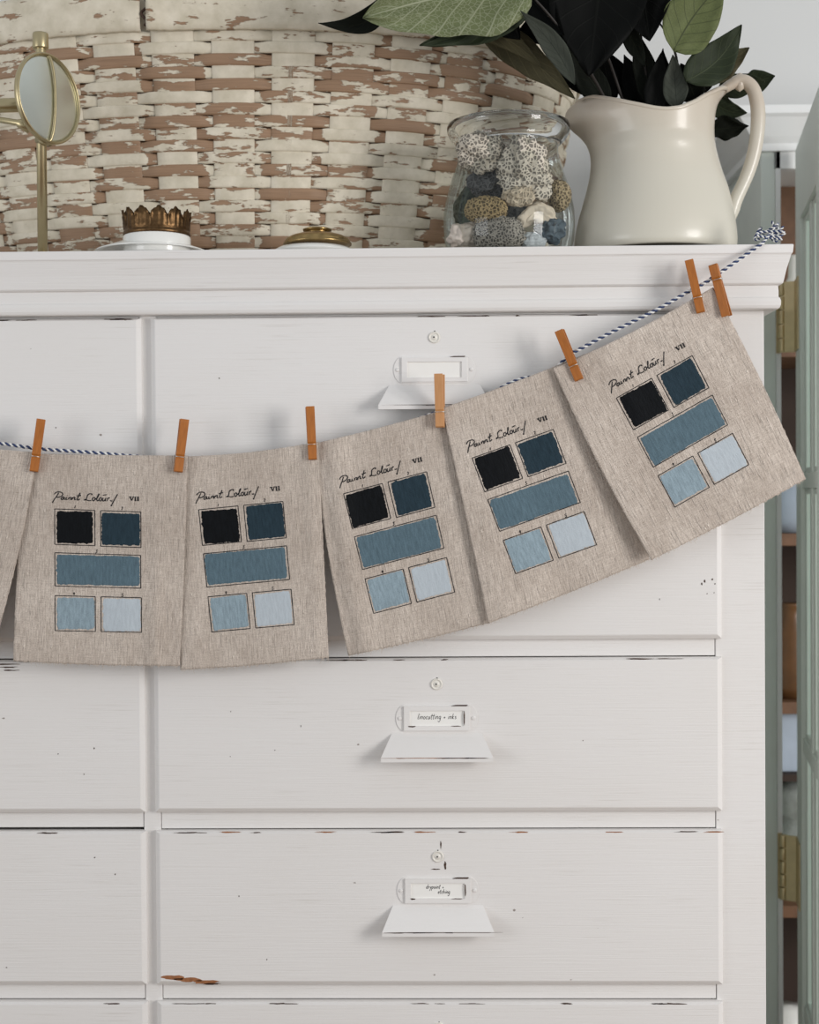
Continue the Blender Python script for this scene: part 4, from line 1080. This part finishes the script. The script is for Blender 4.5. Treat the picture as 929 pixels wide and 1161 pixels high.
# things on the cabinet shelves, seen as a sliver through the opening
YI = .72; xi = W(896, 600, YI).x
tag(MB().box(xi-.022, xi+.10, WALLY-.045, WALLY-.025, sh[398], W(895, 203, WALLY-.03).z).build('cutting_board', M_shelf, smooth=False, bevel=.004, origin=(xi, WALLY-.03, sh[398])), 'brown wooden board leaning on the top shelf inside the cabinet', 'cutting board')
tag(MB().lathe((xi+.012, YI, sh[398]), [(0, 0), (.032, 0), (.035, .02), (.035, .09), (.014, .13), (.012, .165), (.016, .17), (0, .17)], 32).build('white_bottle', M_porc, origin=(xi+.012, YI, sh[398])), 'white ceramic bottle on the top shelf inside the cabinet', 'bottle')
tag(MB().lathe((xi+.02, YI+.02, sh[612]), [(0, 0), (.05, 0), (.055, .02), (.052, .10), (.046, .102), (0, .10)], 32).build('round_tin', M_bluew, origin=(xi+.02, YI+.02, sh[612])), 'grey blue round tin on the second shelf inside the cabinet', 'tin')
tag(MB().lathe((xi+.004, YI, sh[803]), [(0, 0), (.030, 0), (.034, .02), (.034, .12), (.020, .15), (.020, .17), (.024, .175), (0, .175)], 32).build('amber_bottle', M_amber, origin=(xi+.004, YI, sh[803])), 'amber brown bottle on the third shelf inside the cabinet', 'bottle')
zc2 = W(895, 872, YI).z
tag(MB().box(xi-.03, xi+.20, YI-.03, YI+.12, zc2, sh[803]-.024).build('storage_box', M_bluew, smooth=False, bevel=.004, origin=(xi, YI, zc2)), 'pale blue grey box under the third shelf inside the cabinet', 'box')
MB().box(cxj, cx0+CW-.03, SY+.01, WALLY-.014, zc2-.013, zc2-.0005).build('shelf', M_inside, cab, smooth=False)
for j_, (py, lb) in enumerate(((935, 'greyish glass jar on the lowest visible shelf, upper part beside the hinge'),)):
    tag(MB().lathe((xi+.012, YI, sh[1034]), [(0, 0), (.034, 0), (.038, .03), (.038, .11), (.026, .135), (.026, .15), (.032, .155), (.032, .17), (.036, .18), (.036, .20), (.02, .222), (0, .222)], 32).build('stacked_glass_jar', M_clearj, origin=(xi+.012, YI, sh[1034])), 'tall greyish glass jar on the shelf behind the lower hinge', 'jar')
tag(MB().lathe((xi-.005, YI, 0), [(0, W(895, 1200, YI).z), (.03, W(895, 1200, YI).z), (.032, W(895, 1190, YI).z), (.03, W(895, 1141, YI).z), (0, W(895, 1139, YI).z)], 32).build('white_canister', M_porc, origin=(xi, YI, W(895, 1200, YI).z)), 'white canister at the very bottom inside the cabinet opening', 'canister')
zs = W(895, 1200, YI).z-.001
MB().box(cxj, cx0+CW-.03, SY, WALLY-.014, zs-.018, zs).build('shelf', M_shelf, cab, smooth=False)
# the open door
A = W(903.3, 600, CY-.03); B = W(930.5, 600, CY-.03-.40); A.z = B.z = 0
dd = (B-A).normalized(); nn = Vector((-dd.y, dd.x, 0));  nn = nn if nn.x < 0 else -nn    # face seen by the camera
doorL = .44
def dp(s, z, o=0.0): return A+dd*s+nn*o+Vector((0, 0, z))
dzt = W(903.5, 170, A.y).z; 
def bar(mb, s0, s1, z0, z1, o0, o1, m=0):
    v = [dp(s, z, o) for s in (s0, s1) for o in (o0, o1) for z in (z0, z1)]
    mb.add(v, [(0, 1, 3, 2), (4, 6, 7, 5), (0, 4, 5, 1), (2, 3, 7, 6), (0, 2, 6, 4), (1, 5, 7, 3)], m)
stl = .085
zm = [W(914, q, dp(stl, 0).y).z for q in (247, 545, 845, 1147, 1400)]
mb = MB(); bar(mb, 0, stl, .08, dzt, -.022, 0); bar(mb, doorL-stl, doorL, .08, dzt, -.022, 0)
bar(mb, stl, doorL-stl, zm[0], dzt, -.022, 0); bar(mb, stl, doorL-stl, .08, .2, -.022, 0)
for z in zm[1:]: bar(mb, stl, doorL-stl, z-.013, z+.013, -.020, -.003)
sm_ = (stl+doorL-stl)/2; bar(mb, sm_-.012, sm_+.012, .2, zm[0], -.020, -.004)
dr_o = mb.build('door', M_sage, cab, smooth=False, bevel=.0015); fixn(dr_o)
ml = MB()       # glazing beads round each pane
zz_ = [zm[0]]+zm[1:]+[.2]
for i in range(len(zz_)-1):
    z1_ = zz_[i]-(.013 if i else 0); z0_ = zz_[i+1]+(.013 if i < len(zz_)-2 else 0)
    for s0, s1 in ((stl, sm_-.012), (sm_+.012, doorL-stl)):
        w_ = .009
        bar(ml, s0, s0+w_*2.2, z0_, z1_, -.016, -.007); bar(ml, s1-w_*2.2, s1, z0_, z1_, -.016, -.007); bar(ml, s0, s1, z1_-w_, z1_, -.016, -.0072); bar(ml, s0, s1, z0_, z0_+w_, -.016, -.0072)
fixn(ml.build('glazing_bead', M_sage, dr_o, smooth=False, bevel=.002))
M_pane = thin_glass('greenish old window glass', (.80, .87, .83, 1))
for i in range(len(zz_)-1):
    z1_ = zz_[i]-(.013 if i else 0); z0_ = zz_[i+1]+(.013 if i < len(zz_)-2 else 0)
    for s0, s1 in ((stl, sm_-.012), (sm_+.012, doorL-stl)):
        gm = MB(); bar(gm, s0+.001, s1-.001, z0_+.001, z1_-.001, -.0145, -.0115); fixn(gm.build('pane', M_pane, dr_o, smooth=False))
for z0p, z1p in ((400, 320), (1020, 946)):
    hx = W(887.5, 600, CY-.016); za, zb2 = W(888, z0p, CY-.016).z, W(888, z1p, CY-.016).z
    mb = MB(); n = 5; H_ = (zb2-za)/n
    for i in range(n): mb.lathe((hx.x, CY-.016, za+i*H_), [(0, .0008), (.0062, .0008), (.0068, .002), (.0068, H_-.002), (.0062, H_-.0008), (0, H_-.0008)], 20)
    mb.box(W(881, 600, CY-.006).x, hx.x, CY-.0085, CY-.0045, za, zb2)
    p0 = Vector((hx.x, CY-.019, 0)); p1 = dp(.0, 0, .0012); p2 = dp(.06, 0, .0012)
    for a_, b_ in ((p0, p1), (p1, p2)):
        t_ = (b_-a_).normalized(); n_ = Vector((-t_.y, t_.x, 0))*.0012
        v = [q+s_*n_+Vector((0, 0, z)) for q in (a_, b_) for s_ in (-1, 1) for z in (za, zb2)]
        mb.add(v, [(0, 1, 3, 2), (4, 6, 7, 5), (0, 4, 5, 1), (2, 3, 7, 6), (0, 2, 6, 4), (1, 5, 7, 3)])
    fixn(mb.build('hinge', M_brassh, cab, smooth=True, bevel=.0004))
